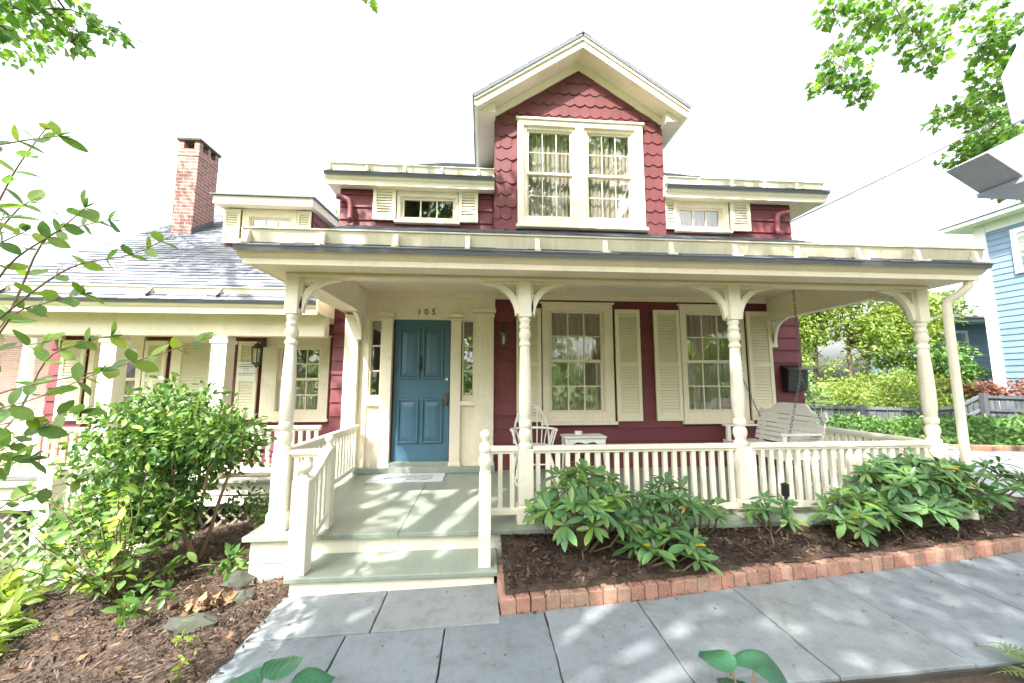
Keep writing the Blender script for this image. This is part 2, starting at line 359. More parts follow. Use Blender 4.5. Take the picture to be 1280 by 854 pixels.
def slab(poly, parent):
    c = np.mean(poly, 0); g = .004; q = []
    for x, y in poly:
        d = np.array([x, y]) - c; q.append(tuple(c + d - np.sign(d) * g))
    q2 = []
    for (ax, ay), (bx_, by_) in zip(q, q[1:] + q[:1]):
        L = math.hypot(bx_ - ax, by_ - ay); k = max(2, int(L/.06)); nx, ny = -(by_ - ay)/L, (bx_ - ax)/L
        for i in range(k):
            u = i/k; w = random.gauss(0, .0016) + (random.uniform(.003, .009) if random.random() < .06 else 0); w = max(w, -.0025) if i else 0
            q2.append((ax + (bx_ - ax)*u + nx*w, ay + (by_ - ay)*u + ny*w))
    q = q2; m2 = MB(); j = random.uniform(-.003, .003); slope_sheet(m2, q, -.05, .004 + j)
    return m2.build('flagstone', M['stone'], parent, bevel=.005)
xs = [-1.44, -.83, -.226, .42, 1.07, 1.81, 2.57, 3.43, 4.25, 5.1, 5.9, 6.6]
for a, b in zip(xs[:-1], xs[1:]):
    ya = 2.575 if a < .0 else edge_y(a) - .004; yb = 2.575 if b < .3 else edge_y(b) - .004
    if a < 0 and b > .3:
        slab([(a, 1.93), (b, 1.93), (b, edge_y(b)), (.125, edge_y(.13)), (.125, 2.575), (a, 2.575)], path)
    else: slab([(a, 1.93), (b, 1.93), (b, yb), (a, ya)], path)
slab([(-1.44, 2.575), (-.69, 2.575), (-.69, 3.06), (-1.44, 3.06)], path)
slab([(-.69, 2.575), (.125, 2.575), (.125, 3.06), (-.69, 3.06)], path)
# stepping slabs to the wing's steps
mb = MB(); slope_sheet(mb, [(-7.4, 3.9), (-4.15, 3.92), (-4.15, 4.42), (-7.4, 4.40)], -.10, -.005)
wpath = mb.build('side_path', M['sand']); wpath['kind'] = 'structure'
for x in (-7.35, -6.55, -5.75, -4.95): slab([(x, 3.93), (x + .79, 3.94), (x + .79, 4.39), (x, 4.38)], wpath)
# pale drive beside the house
mb = MB(); P = [(5.15, 4.35), (5.6, 3.75), (6.6, 3.42), (12.5, 3.6), (12.5, 6.2), (9.3, 6.5), (8.0, 7.2), (7.2, 9.0), (5.4, 9.0), (5.3, 6.0)]
slope_sheet(mb, P, -.08, .012); drive = mb.build('driveway', M['concrete']); drive['kind'] = 'structure'

# mulch bed in front of the porch (a sheet that rises to the skirt)
def bedz(x, y):
    e = np.interp(x, [p[0] for p in EDGE], [p[1] for p in EDGE]); t = np.clip((y - e) / (3.48 - e + .001), 0, 1.4)
    return gz(x, y) + .085 + (.13 - .022 * (np.clip(x, .1, 5) - .1)) * np.clip(t, 0, 1) ** .8
bx = np.arange(.16, 6.51, .045); bt = np.linspace(0, 1, 26); V = []; 
for x in bx:
    y0 = edge_y(x) + .05; y1 = 3.46 if x < 4.7 else min(4.3, 3.46 + (x - 4.7) * 1.3) if x < 5.4 else max(3.5, 4.3 - (x - 5.4) * .75)
    for t in bt:
        y = y0 + (y1 - y0) * t; V.append((x, y, float(bedz(x, y)) + random.gauss(0, .006) + .014*math.sin(x*7+y*5)*math.sin(y*9)))
m_, k_ = len(bx), len(bt); I = np.arange(m_*k_).reshape(m_, k_)
me = bpy.data.meshes.new('planting_bed'); me.from_pydata(V, [], np.stack([I[:-1,:-1], I[1:,:-1], I[1:,1:], I[:-1,1:]], -1).reshape(-1, 4).tolist())
me.polygons.foreach_set('use_smooth', [True]*len(me.polygons)); me.materials.append(M['soil'])
bed = link(bpy.data.objects.new('planting_bed', me)); bed['kind'] = 'structure'

# ================================================================== HOUSE
house = thing('house', (1.4, 5.6, 0), 'burgundy clapboard cottage with cream trim, turned porch posts and blue front door', 'house')
WY = 5.6
def wall_boxes(mb, x0, x1, z0, z1, holes, y0, y1):
    X = sorted({x0, x1, *[h[0] for h in holes], *[h[1] for h in holes]}); Z = sorted({z0, z1, *[h[2] for h in holes], *[h[3] for h in holes]})
    X = [x for x in X if x0 <= x <= x1]; Z = [z for z in Z if z0 <= z <= z1]
    for a, b in zip(X[:-1], X[1:]):
        run = None
        for c, d in zip(Z[:-1], Z[1:]):
            hit = any(h[0] <= a + 1e-6 and h[1] >= b - 1e-6 and h[2] <= c + 1e-6 and h[3] >= d - 1e-6 for h in holes)
            if not hit: mb.box(a, b, y0, y1, c, d)
def clap(parent, x0, x1, z0, z1, cuts, Y, h=.197, mat='red', th=.028, name='clapboard'):
    """lapped boards; cuts = (xa, xb, za, zb) taken out of the courses"""
    z = z0
    while z < z1 - .02:
        zt = min(z + h, z1); segs = [(x0, x1)]
        for a, b, c, d in cuts:
            if c < zt - .03 and d > z + .03:
                ns = []
                for s, e in segs:
                    if b <= s or a >= e: ns.append((s, e)); continue
                    if a > s: ns.append((s, a))
                    if b < e: ns.append((b, e))
                segs = ns
        for s, e in segs:
            # break long runs into boards with staggered butt joints
            pts = [s]; step = random.uniform(1.6, 2.6)
            while pts[-1] + step < e - .5: pts.append(pts[-1] + step); step = random.uniform(1.8, 2.8)
            pts.append(e)
            for a, b in zip(pts[:-1], pts[1:]):
                if b - a < .01: continue
                m2 = MB(); m2.prism([(a + .0012, Y, z - .012), (a + .0012, Y - th, z - .012), (a + .0012, Y - .006, zt), (a + .0012, Y, zt)], (b - a - .0024, 0, 0))
                m2.build(name, M[mat], parent)
        z = zt
# openings of the main front wall: x0,x1,z0,z1
W1 = (.98, 1.84, 1.09, 2.66); W2 = (3.11, 3.97, 1.09, 2.66); DOOR = (-1.305, -.485, .42, 2.48)
SL = (-1.645, -1.47, 1.35, 2.475); SR = (-.31, -.132, 1.35, 2.475)
U1 = (-1.27, -.44, 4.01, 4.385); U2 = (3.10, 3.86, 4.01, 4.385)
mb = MB(); wall_boxes(mb, -2.17, 5.03, -.2, 4.58, [W1, W2, DOOR, SL, SR, U1, U2, (.30, 2.70, 3.78, 4.58)], WY, WY + .14)
mb.box(-2.17, -2.03, WY + .14, 12.4, -.8, 4.4); mb.box(4.89, 5.03, WY + .14, 12.4, -.2, 4.4); mb.box(-2.03, 4.89, 12.26, 12.4, -.5, 4.4)
wall = mb.build('wall', M['red'], house)
clap(wall, -2.17, 5.03, .30, 2.80, [(-1.97, .155, 0, 3), (.87, 2.0, .93, 2.77), (3.03, 4.10, .93, 2.77)], WY)
clap(wall, -2.17, 5.03, 3.80, 4.47, [(-1.35, -.38, 3.9, 4.5), (.12, 2.88, 3, 5), (3.05, 3.95, 3.9, 4.5)], WY)
# side walls' clapboards (right side faces the drive)
z = 0.1
while z < 4.3:
    m2 = MB(); m2.prism([(5.03, 5.6, z - .012), (5.052, 5.6, z - .012), (5.036, 5.6, z + .197), (5.03, 5.6, z + .197)], (0, 3.2, 0)); m2.build('clapboard', M['red'], wall)
    z += .197
# rooms behind the windows
mb = MB(); mb.box(-2.03, 4.89, 8.6, 8.7, .3, 2.88); mb.box(-2.03, 4.89, WY + .14, 8.7, .24, .30); mb.box(-2.03, 4.89, WY + .14, 8.7, 2.90, 2.96)
mb.box(-.02, .04, WY + .2, 8.6, .3, 2.9); mb.box(-2.03, 4.89, 8.0, 8.1, 3.4, 6.0); mb.box(-2.03, 4.89, WY + .14, 8.0, 3.55, 3.6)
mb.build('interior_wall', M['room'], house)

def bar_grid(mb, x0, x1, z0, z1, cols, rows, y0, y1, w=.018):
    for i in range(1, cols): x = x0 + (x1 - x0) * i / cols; mb.box(x - w/2, x + w/2, y0, y1, z0, z1)
    for j in range(1, rows):
        z = z0 + (z1 - z0) * j / rows
        for i in range(cols):
            a = x0 + (x1 - x0) * i / cols + (w/2 if i else 0); b = x0 + (x1 - x0) * (i+1) / cols - (w/2 if i < cols-1 else 0)
            mb.box(a, b, y0 + .001, y1 - .001, z - w/2, z + w/2)
def frame(mb, x0, x1, z0, z1, w, y0, y1, wt=None, wb=None):
    wt = wt or w; wb = wb or w
    mb.box(x0, x0 + w, y0, y1, z0, z1); mb.box(x1 - w, x1, y0, y1, z0, z1)
    mb.box(x0 + w, x1 - w, y0, y1, z1 - wt, z1); mb.box(x0 + w, x1 - w, y0, y1, z0, z0 + wb)
def curtain(parent, x0, x1, z0, z1, y, folds=9, gap=None, name='curtain'):
    n = int(folds * 10); pts = []
    for i in range(n + 1):
        t = i / n; pts.append((x0 + (x1 - x0) * t, y + .014 * math.sin(t * folds * 2 * math.pi + .9*math.sin(t*9)) + .007 * math.sin(t * 31)))
    V = [(x, yy, z0) for x, yy in pts] + [(x + random.uniform(-.002, .002), y + (yy - y)*.8, z1) for x, yy in pts]
    m2 = MB(); m2.add(V, [(i, i+1, n + 2 + i, n + 1 + i) for i in range(n)]); return m2.build(name, M['curtain'], parent, smooth=180)
def window(x0, x1, z0, z1, cols, rows, cas, Y=WY, top=.11, bot=.06, sill=True, split=True, curtains='full', mat='cream', name='window', lip=.03):
    """glass opening; cas = outer casing (xa, xb, za, zb)"""
    xa, xb, za, zb = cas
    mb = MB(); mb.box(xa, x0 - .02, Y - .045, Y + .01, za, zb); mb.box(x1 + .02, xb, Y - .045, Y + .01, za, zb)
    mb.box(x0 - .02, x1 + .02, Y - .045, Y + .012, z1 + .001, zb); mb.box(x0 - .02, x1 + .02, Y - .045, Y + .012, za, z0 - .001)
    mb.box(x0 - .0195, x0 - .0045, Y - .03, Y + .12, z0 - .001, z1 + .001); mb.box(x1 + .0045, x1 + .0195, Y - .03, Y + .12, z0 - .001, z1 + .001)
    w = mb.build(name, M[mat], house, bevel=.004)
    m2 = MB(); m2.box(xa - lip, xb + lip, Y - .055, Y - .004, zb, zb + .025); m2.build('head_moulding', M[mat], w)
    if sill: m2 = MB(); m2.box(xa - .03, xb + .03, Y - .085, Y - .003, za - .045, za); m2.build('sill', M[mat], w, bevel=.004)
    zm = (z0 + z1) / 2
    parts = [(z0, zm, Y + .045, rows//2), (zm, z1, Y + .018, rows//2)] if split else [(z0, z1, Y + .02, rows)]
    for (a, b, yy, r) in parts:
        m2 = MB(); s = .035; frame(m2, x0 - .004, x1 + .004, a - (.012 if split else 0), b + (.012 if split else 0), s, yy - .018, yy + .018)
        sa = m2.build('sash', M[mat], w)
        gx0, gx1, g0, g1 = x0 + s - .004, x1 - s + .004, a + s - .012, b - s + .012
        m2 = MB(); bar_grid(m2, gx0, gx1, g0, g1, cols, r, yy - .012, yy + .012); m2.build('muntin', M[mat], w)
        for i in range(cols):
            for j in range(r):
                px0 = gx0 + (gx1 - gx0)*i/cols; px1 = gx0 + (gx1 - gx0)*(i+1)/cols; pz0 = g0 + (g1 - g0)*j/r; pz1 = g0 + (g1 - g0)*(j+1)/r
                t = random.uniform(-.0025, .0025)
                m3 = MB(); m3.prism([(px0, yy + t, pz0), (px1, yy - t, pz0), (px1, yy - t + random.uniform(-.002, .002), pz1), (px0, yy + t, pz1)], (0, .003, 0)); m3.build('pane', M['glass'], w)
    if curtains == 'full':
        cx = (x0 + x1)/2 + random.uniform(-.1, .1)
        curtain(w, x0 - .05, cx + .02, z0 - .02, z1 + .05, Y + .10, 8); curtain(w, cx - .01, x1 + .05, z0 - .02, z1 + .05, Y + .12, 8)
    elif curtains == 'side':
        curtain(w, x0 - .05, x0 + (x1-x0)*.3, z0 - .02, z1 + .05, Y + .10, 5); curtain(w, x1 - (x1-x0)*.25, x1 + .05, z0 - .02, z1 + .05, Y + .12, 5)
    elif curtains == 'half':
        curtain(w, x0 - .05, x1 + .05, z0 - .02, zm + .02, Y + .10, 12)
    return w
def shutter(x0, x1, z0, z1, Y=WY, split=.5, mat='shutter', swing=0.):
    mb = MB(); w = min(.055, (x1-x0)*.17); y0, y1 = Y - .075, Y - .040
    frame(mb, x0, x1, z0, z1, w, y0, y1, .07, .09)
    zm = z0 + (z1 - z0)*split
    if split: mb.box(x0 + w, x1 - w, y0, y1, zm - .03, zm + .03)
    s = mb.build('shutter', M[mat], house, bevel=.003)
    m2 = MB(); runs = [(z0 + .09, zm - .03), (zm + .03, z1 - .07)] if split else [(z0 + .09, z1 - .07)]
    for a, b in runs:
        n = max(3, int((b - a)/.043)); h = (b - a)/n
        for i in range(n):
            z = a + h*i; m2.prism([(x0 + w, y0 + .004, z + .002), (x0 + w, y0 + .010, z - .002), (x0 + w, y1 - .003, z + h*.93), (x0 + w, y1 - .009, z + h*.97)], (x1 - x0 - 2*w, 0, 0))
    m2.build('louvres', M[mat], s, kind='stuff')
    m2 = MB(); m2.box(x0 + .01, x1 - .01, y1, Y - .021, z0 + .2, z0 + .24); m2.box(x0 + .01, x1 - .01, y1, Y - .021, z1 - .24, z1 - .20); m2.build('hinge', M[mat], s)
    return s
window(1.004, 1.815, 1.116, 2.63, 3, 4, (.88, 1.97, .975, 2.745))
window(3.135, 3.945, 1.116, 2.63, 3, 4, (3.04, 4.085, .975, 2.745))
shutter(.49, .86, .98, 2.665); shutter(2.0, 2.385, .98, 2.665); shutter(2.605, 3.015, .98, 2.665); shutter(4.11, 4.505, .98, 2.665)
window(-1.254, -.453, 4.024, 4.37, 3, 1, (-1.325, -.405, 3.985, 4.47), split=False, curtains=None, sill=True, lip=0)
window(3.12, 3.84, 4.024, 4.37, 3, 1, (3.06, 3.95, 3.985, 4.47), split=False, curtains='full', sill=True, lip=0)
shutter(-1.67, -1.335, 3.976, 4.485, split=0); shutter(-.395, -.10, 3.976, 4.485, split=0)
shutter(2.86, 3.05, 3.976, 4.485, split=0); shutter(3.965, 4.30, 3.976, 4.485, split=0)

# ---- entrance
mb = MB()
mb.box(-1.77, -1.655, WY - .05, WY + .02, .30, 2.80); mb.box(-1.655, -1.46, WY - .03, WY + .02, .30, 1.22)      # panel under sidelights
mb.box(-.325, -.122, WY - .03, WY + .02, .30, 1.22)
mb.box(-1.655, -.09, WY - .05, WY + .02, 2.505, 2.80)                                                          # frieze over the door
mb.box(-1.655, -1.645, WY - .049, WY + .02, 1.22, 2.505); mb.box(-.132, -.122, WY - .049, WY + .02, 1.22, 2.505)
mb.box(-1.655, -1.46, WY - .049, WY + .02, 2.475, 2.505); mb.box(-.325, -.122, WY - .049, WY + .02, 2.475, 2.505)
ent = mb.build('door_surround', M['cream'], house, bevel=.004)
for a, b, t in ((-1.46, -1.315, 2.505), (-.475, -.325, 2.505), (-.122, .153, 2.58)):
    m2 = MB(); m2.box(a, b, WY - .085, WY - .0, .30, t); m2.box(a - .012, b + .012, WY - .10, WY, .30, .42)
    m2.box(a - .012, b + .012, WY - .10, WY, t - .05, t - .02); m2.box(a - .03, b + .03, WY - .12, WY, t, t + .06); m2.build('pilaster', M['cream'], ent, bevel=.005)
m2 = MB(); m2.box(-.13, .17, WY - .07, WY, 2.64, 2.80); m2.build('pilaster_cap', M['cream'], ent)
for a, b in ((-1.655, -1.46), (-.325, -.122)):
    m2 = MB(); m2.box(a, b, WY - .085, WY - .0, 1.22, 1.285); m2.build('sidelight_sill', M['cream'], ent, bevel=.006)
for (a, b, c, d) in (SL, SR):
    m2 = MB(); frame(m2, a, b, c - .065, d, .022, WY - .026, WY + .05, None, .087); h = (d - .022 - c) / 3
    for j in (1, 2): m2.box(a + .022, b - .022, WY + .005, WY + .045, c + h*j - .011, c + h*j + .011)
    sl = m2.build('sidelight', M['cream'], house)
    for j in range(3):
        t = random.uniform(-.002, .002)
        m3 = MB(); m3.prism([(a + .02, WY + .02 + t, c + h*j), (b - .02, WY + .02 - t, c + h*j), (b - .02, WY + .022 - t, c + h*(j+1)), (a + .02, WY + .022 + t, c + h*(j+1))], (0, .003, 0)); m3.build('pane', M['glass'], sl)
curtain(ent, -1.50, -1.42, 1.2, 2.1, WY + .2, 2); 
# door leaf with four raised panels
mb = MB(); mb.box(-1.30, -.49, WY + .02, WY + .06, .435, 2.476); door = mb.build('door', M['door'], house, bevel=.004)
for (a, b, c, d) in ((-1.175, -.985, 1.66, 2.30), (-.835, -.64, 1.66, 2.30), (-1.175, -.985, .74, 1.26), (-.835, -.64, .74, 1.26)):
    m2 = MB(); frame(m2, a - .055, b + .055, c - .055, d + .055, .03, WY - .004, WY + .0195)
    m2.build('panel_moulding', M['door'], door, bevel=.008)
    m2 = MB(); y0, y1 = WY + .0195, WY + .002; i = .05
    m2.add([(a-.024,y0,c-.024),(b+.024,y0,c-.024),(b+.024,y0,d+.024),(a-.024,y0,d+.024),(a+i,y1,c+i),(b-i,y1,c+i),(b-i,y1,d-i),(a+i,y1,d-i)], [(4,5,6,7),(0,1,5,4),(1,2,6,5),(2,3,7,6),(3,0,4,7)])
    m2.build('panel', M['door'], door)
m2 = MB(); m2.box(-1.315, -.475, WY - .06, WY + .08, .38, .433); m2.build('threshold', M['floor'], ent)
m2 = MB(); m2.box(-1.31, -.48, WY - .02, WY + .05, 2.478, 2.505); m2.build('door_head', M['white'], ent)
m2 = MB(); m2.box(-.555, -.51, WY - .02, WY + .019, 1.22, 1.40); m2.lathe(-.533, WY - .03, [(.004, 1.235), (.02, 1.245), (.024, 1.26), (.02, 1.275), (.004, 1.285)], 12); m2.build('door_lock', M['brass'], door, bevel=.004)
m2 = MB(); m2.tube([(-.533, WY + .02, 1.60), (-.533, WY + .002, 1.60)], .02, 12); m2.build('deadbolt', M['enamel'], door)
m2 = MB(); m2.tube([(-.91, WY + .012, 1.92), (-.905, WY - .012, 1.90), (-.90, WY - .02, 1.86), (-.915, WY - .02, 1.82), (-.93, WY - .02, 1.79), (-.92, WY - .012, 1.74)], [.008, .012, .011, .014, .019, .010], 8)
m2.tube([(-.945, WY + .018, 1.75), (-.885, WY + .018, 1.75)], .011, 8); m2.box(-.935, -.893, WY + .008, WY + .02, 1.72, 1.95); m2.build('door_knocker', M['iron'], door, smooth=50)
# house number 105
for ch, x in (('1', -.945), ('0', -.84), ('5', -.735)):
    cu = bpy.data.curves.new('digit', 'FONT'); cu.body = ch; cu.size = .125; cu.extrude = .006; cu.align_x = 'CENTER'
    to = bpy.data.objects.new('digit_tmp', cu); col.objects.link(to); dg = bpy.context.evaluated_depsgraph_get()
    dm = bpy.data.meshes.new_from_object(to.evaluated_get(dg)); bpy.data.objects.remove(to); dm.materials.clear(); dm.materials.append(M['brass'])
    inst('number_digit', dm, ent, Matrix.Translation((x, WY - .057, 2.545)) @ Matrix.Rotation(R(90), 4, 'X'))
# cornice where ceiling meets wall
mb = MB(); mb.box(.18, 4.48, WY - .05, WY - .022, 2.80, 2.875); mb.box(-1.69, .18, WY - .075, WY - .022, 2.80, 2.875); mb.build('frieze_board', M['cream'], house)

# ---- porch: floor, skirt, steps
PX0, PX1, PYF, PZ = -1.95, 4.75, 3.37, .30
edges = [PX0, -.70, .55, 1.8, 3.05, 4.0, PX1]
mb = MB(); mb.box(PX0 + .03, PX1 - .03, 3.43, WY - .003, .20, .2585); pf = mb.build('porch_floor', M['sand'], house)
for a, b in zip(edges[:-1], edges[1:]):
    m2 = MB(); m2.box(a + .0015, b - .0015, PYF, WY - .022, .259, PZ + random.uniform(-.001, .001)); m2.build('floor_panel', M['floor'], pf, bevel=.006)
m2 = MB(); m2.box(-1.77, .17, WY - .17, WY - .103, .303, .385); m2.box(-1.30, -.49, WY - .103, WY - .061, .303, .385); m2.build('doorstep', M['floor'], pf, bevel=.006)
sk = MB(); sk.box(PX0 + .045, -1.45, 3.42, 3.445, -.35, .258); sk.box(.12, PX1 - .05, 3.42, 3.445, .0, .258); sk.box(-1.45, .12, 3.42, 3.445, .10, .258)
sk.box(PX0 + .045, PX0 + .07, 3.445, WY - .003, -.45, .258); sk.box(PX1 - .075, PX1 - .05, 3.445, WY - .003, 0., .258); sk.box(PX0 + .040, -1.452, 3.408, 3.4195, .08, .092)
sk.build('porch_skirt', M['white'], house, bevel=.003)
m2 = MB(); m2.box(-1.435, .125, 3.01, 3.419, .10, .14); st = m2.build('step', M['floor'], house, bevel=.008)
m2 = MB(); m2.box(-1.405, .095, 3.045, 3.07, -.12, .099); m2.box(-1.405, -1.38, 3.07, 3.419, -.12, .099); m2.box(.07, .095, 3.07, 3.419, -.12, .099); m2.build('riser', M['white'], st, bevel=.003)

# ---- porch posts
POSTX = [-1.745, .395, 2.494, 4.544]; PY = 3.55
prof = [(.058, .95), (.064, .965), (.064, .985), (.050, .995), (.046, 1.01), (.054, 1.03), (.0625, 1.06), (.0625, 1.09), (.054, 1.115), (.044, 1.13), (.057, 1.145), (.060, 1.165), (.060, 1.19), (.052, 1.205),
        (.047, 1.215), (.053, 1.23), (.059, 1.33), (.0595, 1.42), (.0575, 1.55), (.052, 1.75), (.046, 1.88), (.0455, 1.895), (.054, 1.905), (.056, 1.92), (.050, 1.935), (.0415, 1.95), (.046, 1.97), (.0565, 1.99), (.0575, 2.02), (.050, 2.045), (.043, 2.06), (.052, 2.075), (.053, 2.095), (.045, 2.105), (.044, 2.125), (.054, 2.14), (.054, 2.16)]
def bracket(mb, org, dx, dy, w=.345, h=.335, t=.042):
    """curved spandrel in the plane of (dx,dy) with an open corner; org = top inner corner"""
    o = Vector(org); d = Vector((dx, dy, 0)).normalized(); nrm = Vector((-d.y, d.x, 0)) * t
    P = lambda a, b: o + d*a + Vector((0, 0, b)) - nrm/2
    def arc(r0, r1, n=12): return [(r0[0] + (r1[0]-r0[0])*(1-math.cos(i/n*math.pi/2)), r0[1] + (r1[1]-r0[1])*math.sin(i/n*math.pi/2)) for i in range(n+1)]
    inn = arc((.035, -h), (w, -.028)); out = arc((.0, -h + .02), (w - .09, -.012))
    lo = [(.036 + (w - .036)*(1-math.cos(a)), -h + (h - .026)*math.sin(a)) for a in [i/14*math.pi/2 for i in range(15)]]
    hi = [(.0 + (w - .13)*(1-math.cos(a)), -h + .055 + (h - .077)*math.sin(a)) for a in [i/14*math.pi/2 for i in range(15)]]
    for i in range(14):
        mb.prism([P(*lo[i]), P(*lo[i+1]), P(*hi[i+1]), P(*hi[i])], nrm)
    mb.prism([P(0, 0), P(w + .012, 0), P(w + .012, -.013), P(w, -.026), P(.0, -.026)], nrm * .98)
    mb.prism([P(0, -.027), P(.022, -.027), P(.022, -h + .06), P(0, -h)], nrm * .96)
def porch_post(x, y=PY, zb=PZ, dirs=((1, 0), (-1, 0)), half=False):
    mb = MB(); mb.box(x - .068, x + .068, y - .068, y + .068, zb + .16, .945); mb.box(x - .082, x + .082, y - .082, y + .082, zb, zb + .14)
    mb.add([(x-.082,y-.082,zb+.14),(x+.082,y-.082,zb+.14),(x+.082,y+.082,zb+.14),(x-.082,y+.082,zb+.14),(x-.068,y-.068,zb+.16),(x+.068,y-.068,zb+.16),(x+.068,y+.068,zb+.16),(x-.068,y+.068,zb+.16)], [(0,1,5,4),(1,2,6,5),(2,3,7,6),(3,0,4,7)])
    p = mb.build('porch_post', M['white'], house, bevel=.006)
    m2 = MB(); m2.box(x - .058, x + .058, y - .058, y + .058, 2.175, 2.525); m2.build('top_block', M['white'], p, bevel=.006)
    m2 = MB(); m2.lathe(x, y, [(.045, .94)] + prof + [(.045, 2.178)], 24); m2.build('turned_shaft', M['white'], p, smooth=40)
    for dx, dy in dirs:
        m2 = MB(); bracket(m2, (x + dx*.058, y + dy*.058, 2.519), dx, dy); m2.build('bracket', M['white'], p)
porch_post(POSTX[0], dirs=((1, 0), (0, 1))); porch_post(POSTX[1]); porch_post(POSTX[2]); porch_post(POSTX[3], dirs=((-1, 0), (0, 1)))
# half posts against the wall under the side beams
m2 = MB(); m2.box(-1.965, -1.775, WY - .14, WY - .024, .30, 2.519); m2.box(-1.985, -1.755, WY - .16, WY - .024, .30, .46); hp = m2.build('half_post', M['white'], house, bevel=.006)
m3 = MB(); bracket(m3, (-1.745, WY - .14, 2.519), 0, -1, .30, .36); m3.build('bracket', M['white'], hp)
m2 = MB(); m2.box(4.49, 4.60, WY - .07, WY - .024, 2.10, 2.519); hp2 = m2.build('wall_bracket_block', M['white'], house, bevel=.004)
m3 = MB(); bracket(m3, (4.544, WY - .07, 2.519), 0, -1, .27, .36); m3.build('bracket', M['white'], hp2)
# beams
mb = MB(); mb.box(-1.80, 4.60, 3.49, 3.61, 2.52, 2.875); mb.box(-1.80, -1.69, 3.61, WY - .024, 2.5205, 2.875); mb.box(4.49, 4.60, 3.61, WY - .024, 2.5205, 2.875)
mb.box(-1.812, 4.612, 3.478, 3.4895, 2.52, 2.545)
bm = mb.build('porch_beam', M['cream'], house, bevel=.004)
mb = MB(); mb.box(-1.69, 4.49, 3.61, WY - .022, 2.876, 2.90); mb.build('porch_ceiling', M['ceil'], house)
# cheeks over the side beams
for x in (-1.79, 4.565):
    m2 = MB(); m2.prism([(x, 3.5, 2.876), (x, WY - .024, 2.876), (x, WY - .024, 3.80), (x, 3.5, 2.80)], (.03, 0, 0)); m2.build('porch_cheek', M['red'], house)
# eave: fascia, crown, soffit, shingles, standing gutter board with brackets
EX0, EX1 = -2.03, 4.80
mb = MB(); mb.box(EX0 + .03, EX1 - .03, 3.19, 3.215, 2.535, 2.645); mb.box(EX0 + .03, EX0 + .055, 3.215, WY - .03, 2.55, 2.65); mb.box(EX1 - .055, EX1 - .03, 3.215, WY - .03, 2.55, 2.65)
fa = mb.build('fascia', M['cream'], house, bevel=.003)
m2 = MB(); m2.prism([(EX0 + .005, 3.189, 2.585), (EX0 + .005, 3.15, 2.615), (EX0 + .005, 3.135, 2.633), (EX0 + .005, 3.189, 2.645)], (EX1 - EX0 - .01, 0, 0)); m2.build('crown_moulding', M['cream'], fa)
m2 = MB(); m2.box(EX0 + .056, EX1 - .056, 3.216, 3.477, 2.556, 2.57); m2.box(EX0 + .056, -1.801, 3.479, WY - .03, 2.556, 2.57); m2.box(4.613, EX1 - .056, 3.479, WY - .03, 2.556, 2.57); m2.build('soffit', M['cream'], fa)
def shingle_roof(name, P0, P1, up0, up1, parent, course=.14, tab=.30, th=.012):
    """tabs on a slope: eave P0->P1, rising along up0 (left) / up1 (right); one mesh of many overlapping tabs over a deck"""
    P0, P1, U0, U1 = map(Vector, (P0, P1, up0, up1)); N = (P1 - P0).cross(U0 - P0).normalized()
    L = (U0 - P0).length; n = max(1, int(L / course))
    mb = MB(); mb.add([P0, P1, U1, U0, P0 - N*.04, P1 - N*.04, U1 - N*.04, U0 - N*.04], [(0,1,2,3),(7,6,5,4),(0,4,5,1),(1,5,6,2),(2,6,7,3),(3,7,4,0)])
    deck = mb.build(name, M['shingle'], parent)
    m2 = MB()
    for i in range(n):
        a = i / n; b = min(1, (i + 1.25) / n)
        A0, A1 = P0.lerp(U0, a), P1.lerp(U1, a); B0, B1 = P0.lerp(U0, b), P1.lerp(U1, b)
        w = (A1 - A0).length; k = max(1, int(w / tab)); s = random.random() * .5; cuts = [0] + [min(1, (j + s) / k) for j in range(1, k + 1)]
        if cuts[-1] < 1: cuts.append(1)
        for c, d in zip(cuts[:-1], cuts[1:]):
            if (d - c)*w < .01: continue
            e = .0035 / max(w, .01); c += e*.5; d -= e*.5; j = random.uniform(.6, 1.25)*th; dn = (A0 - B0).normalized() * random.uniform(-.004, .006)
            q = [A0.lerp(A1, c) + dn + N*j*1.3, A0.lerp(A1, d) + dn + N*j*1.3, B0.lerp(B1, d) + N*.002, B0.lerp(B1, c) + N*.002]
            q2 = [q[0] - N*j, q[1] - N*j]
            m2.add(q + q2, [(0,1,2,3), (4,5,1,0), (5,2,1), (4,0,3)])
    m2.build('shingles', M['shingle'], deck, kind='stuff'); return deck
def gutter(x0, x1, y, z, h, lean, step, parent, first=.0, bw=.05, reach=.13):
    mb = MB(); mb.prism([(x0, y, z), (x0, y + .025, z), (x0, y + .025 + lean, z + h), (x0, y + lean, z + h)], (x1 - x0, 0, 0))
    mb.box(x0 - .005, x1 + .005, y + lean - .012, y + lean + .04, z + h, z + h + .014)
    g = mb.build('gutter_board', M['gutter'], parent, bevel=.003)
    x = x0 + first
    while x < x1 - .02:
        m2 = MB(); zz = z - reach*.49
        m2.prism([(x, y - .001, z - .005), (x, y - reach, zz + .012), (x, y - reach - .004, zz + .035), (x, y - reach*.55, zz + h*.40), (x, y + lean*.6 - .03, z + h*.80), (x, y + lean*.85 - .002, z + h*.86)], (.042, 0, 0))
        m2.build('gutter_bracket', M['white'], g, bevel=.004); x += step
    return g
slope = .494
proof = shingle_roof('porch_roof', (EX0, 3.10, 2.662), (EX1, 3.10, 2.662), (EX0, WY - .01, 2.662 + slope*(WY - .01 - 3.10)), (EX1, WY - .01, 2.662 + slope*(WY - .01 - 3.10)), house, .135, .28)
gutter(EX0 + .0, EX1 + .10, 3.245, 2.735, .115, -.03, .615, house, first=.02)
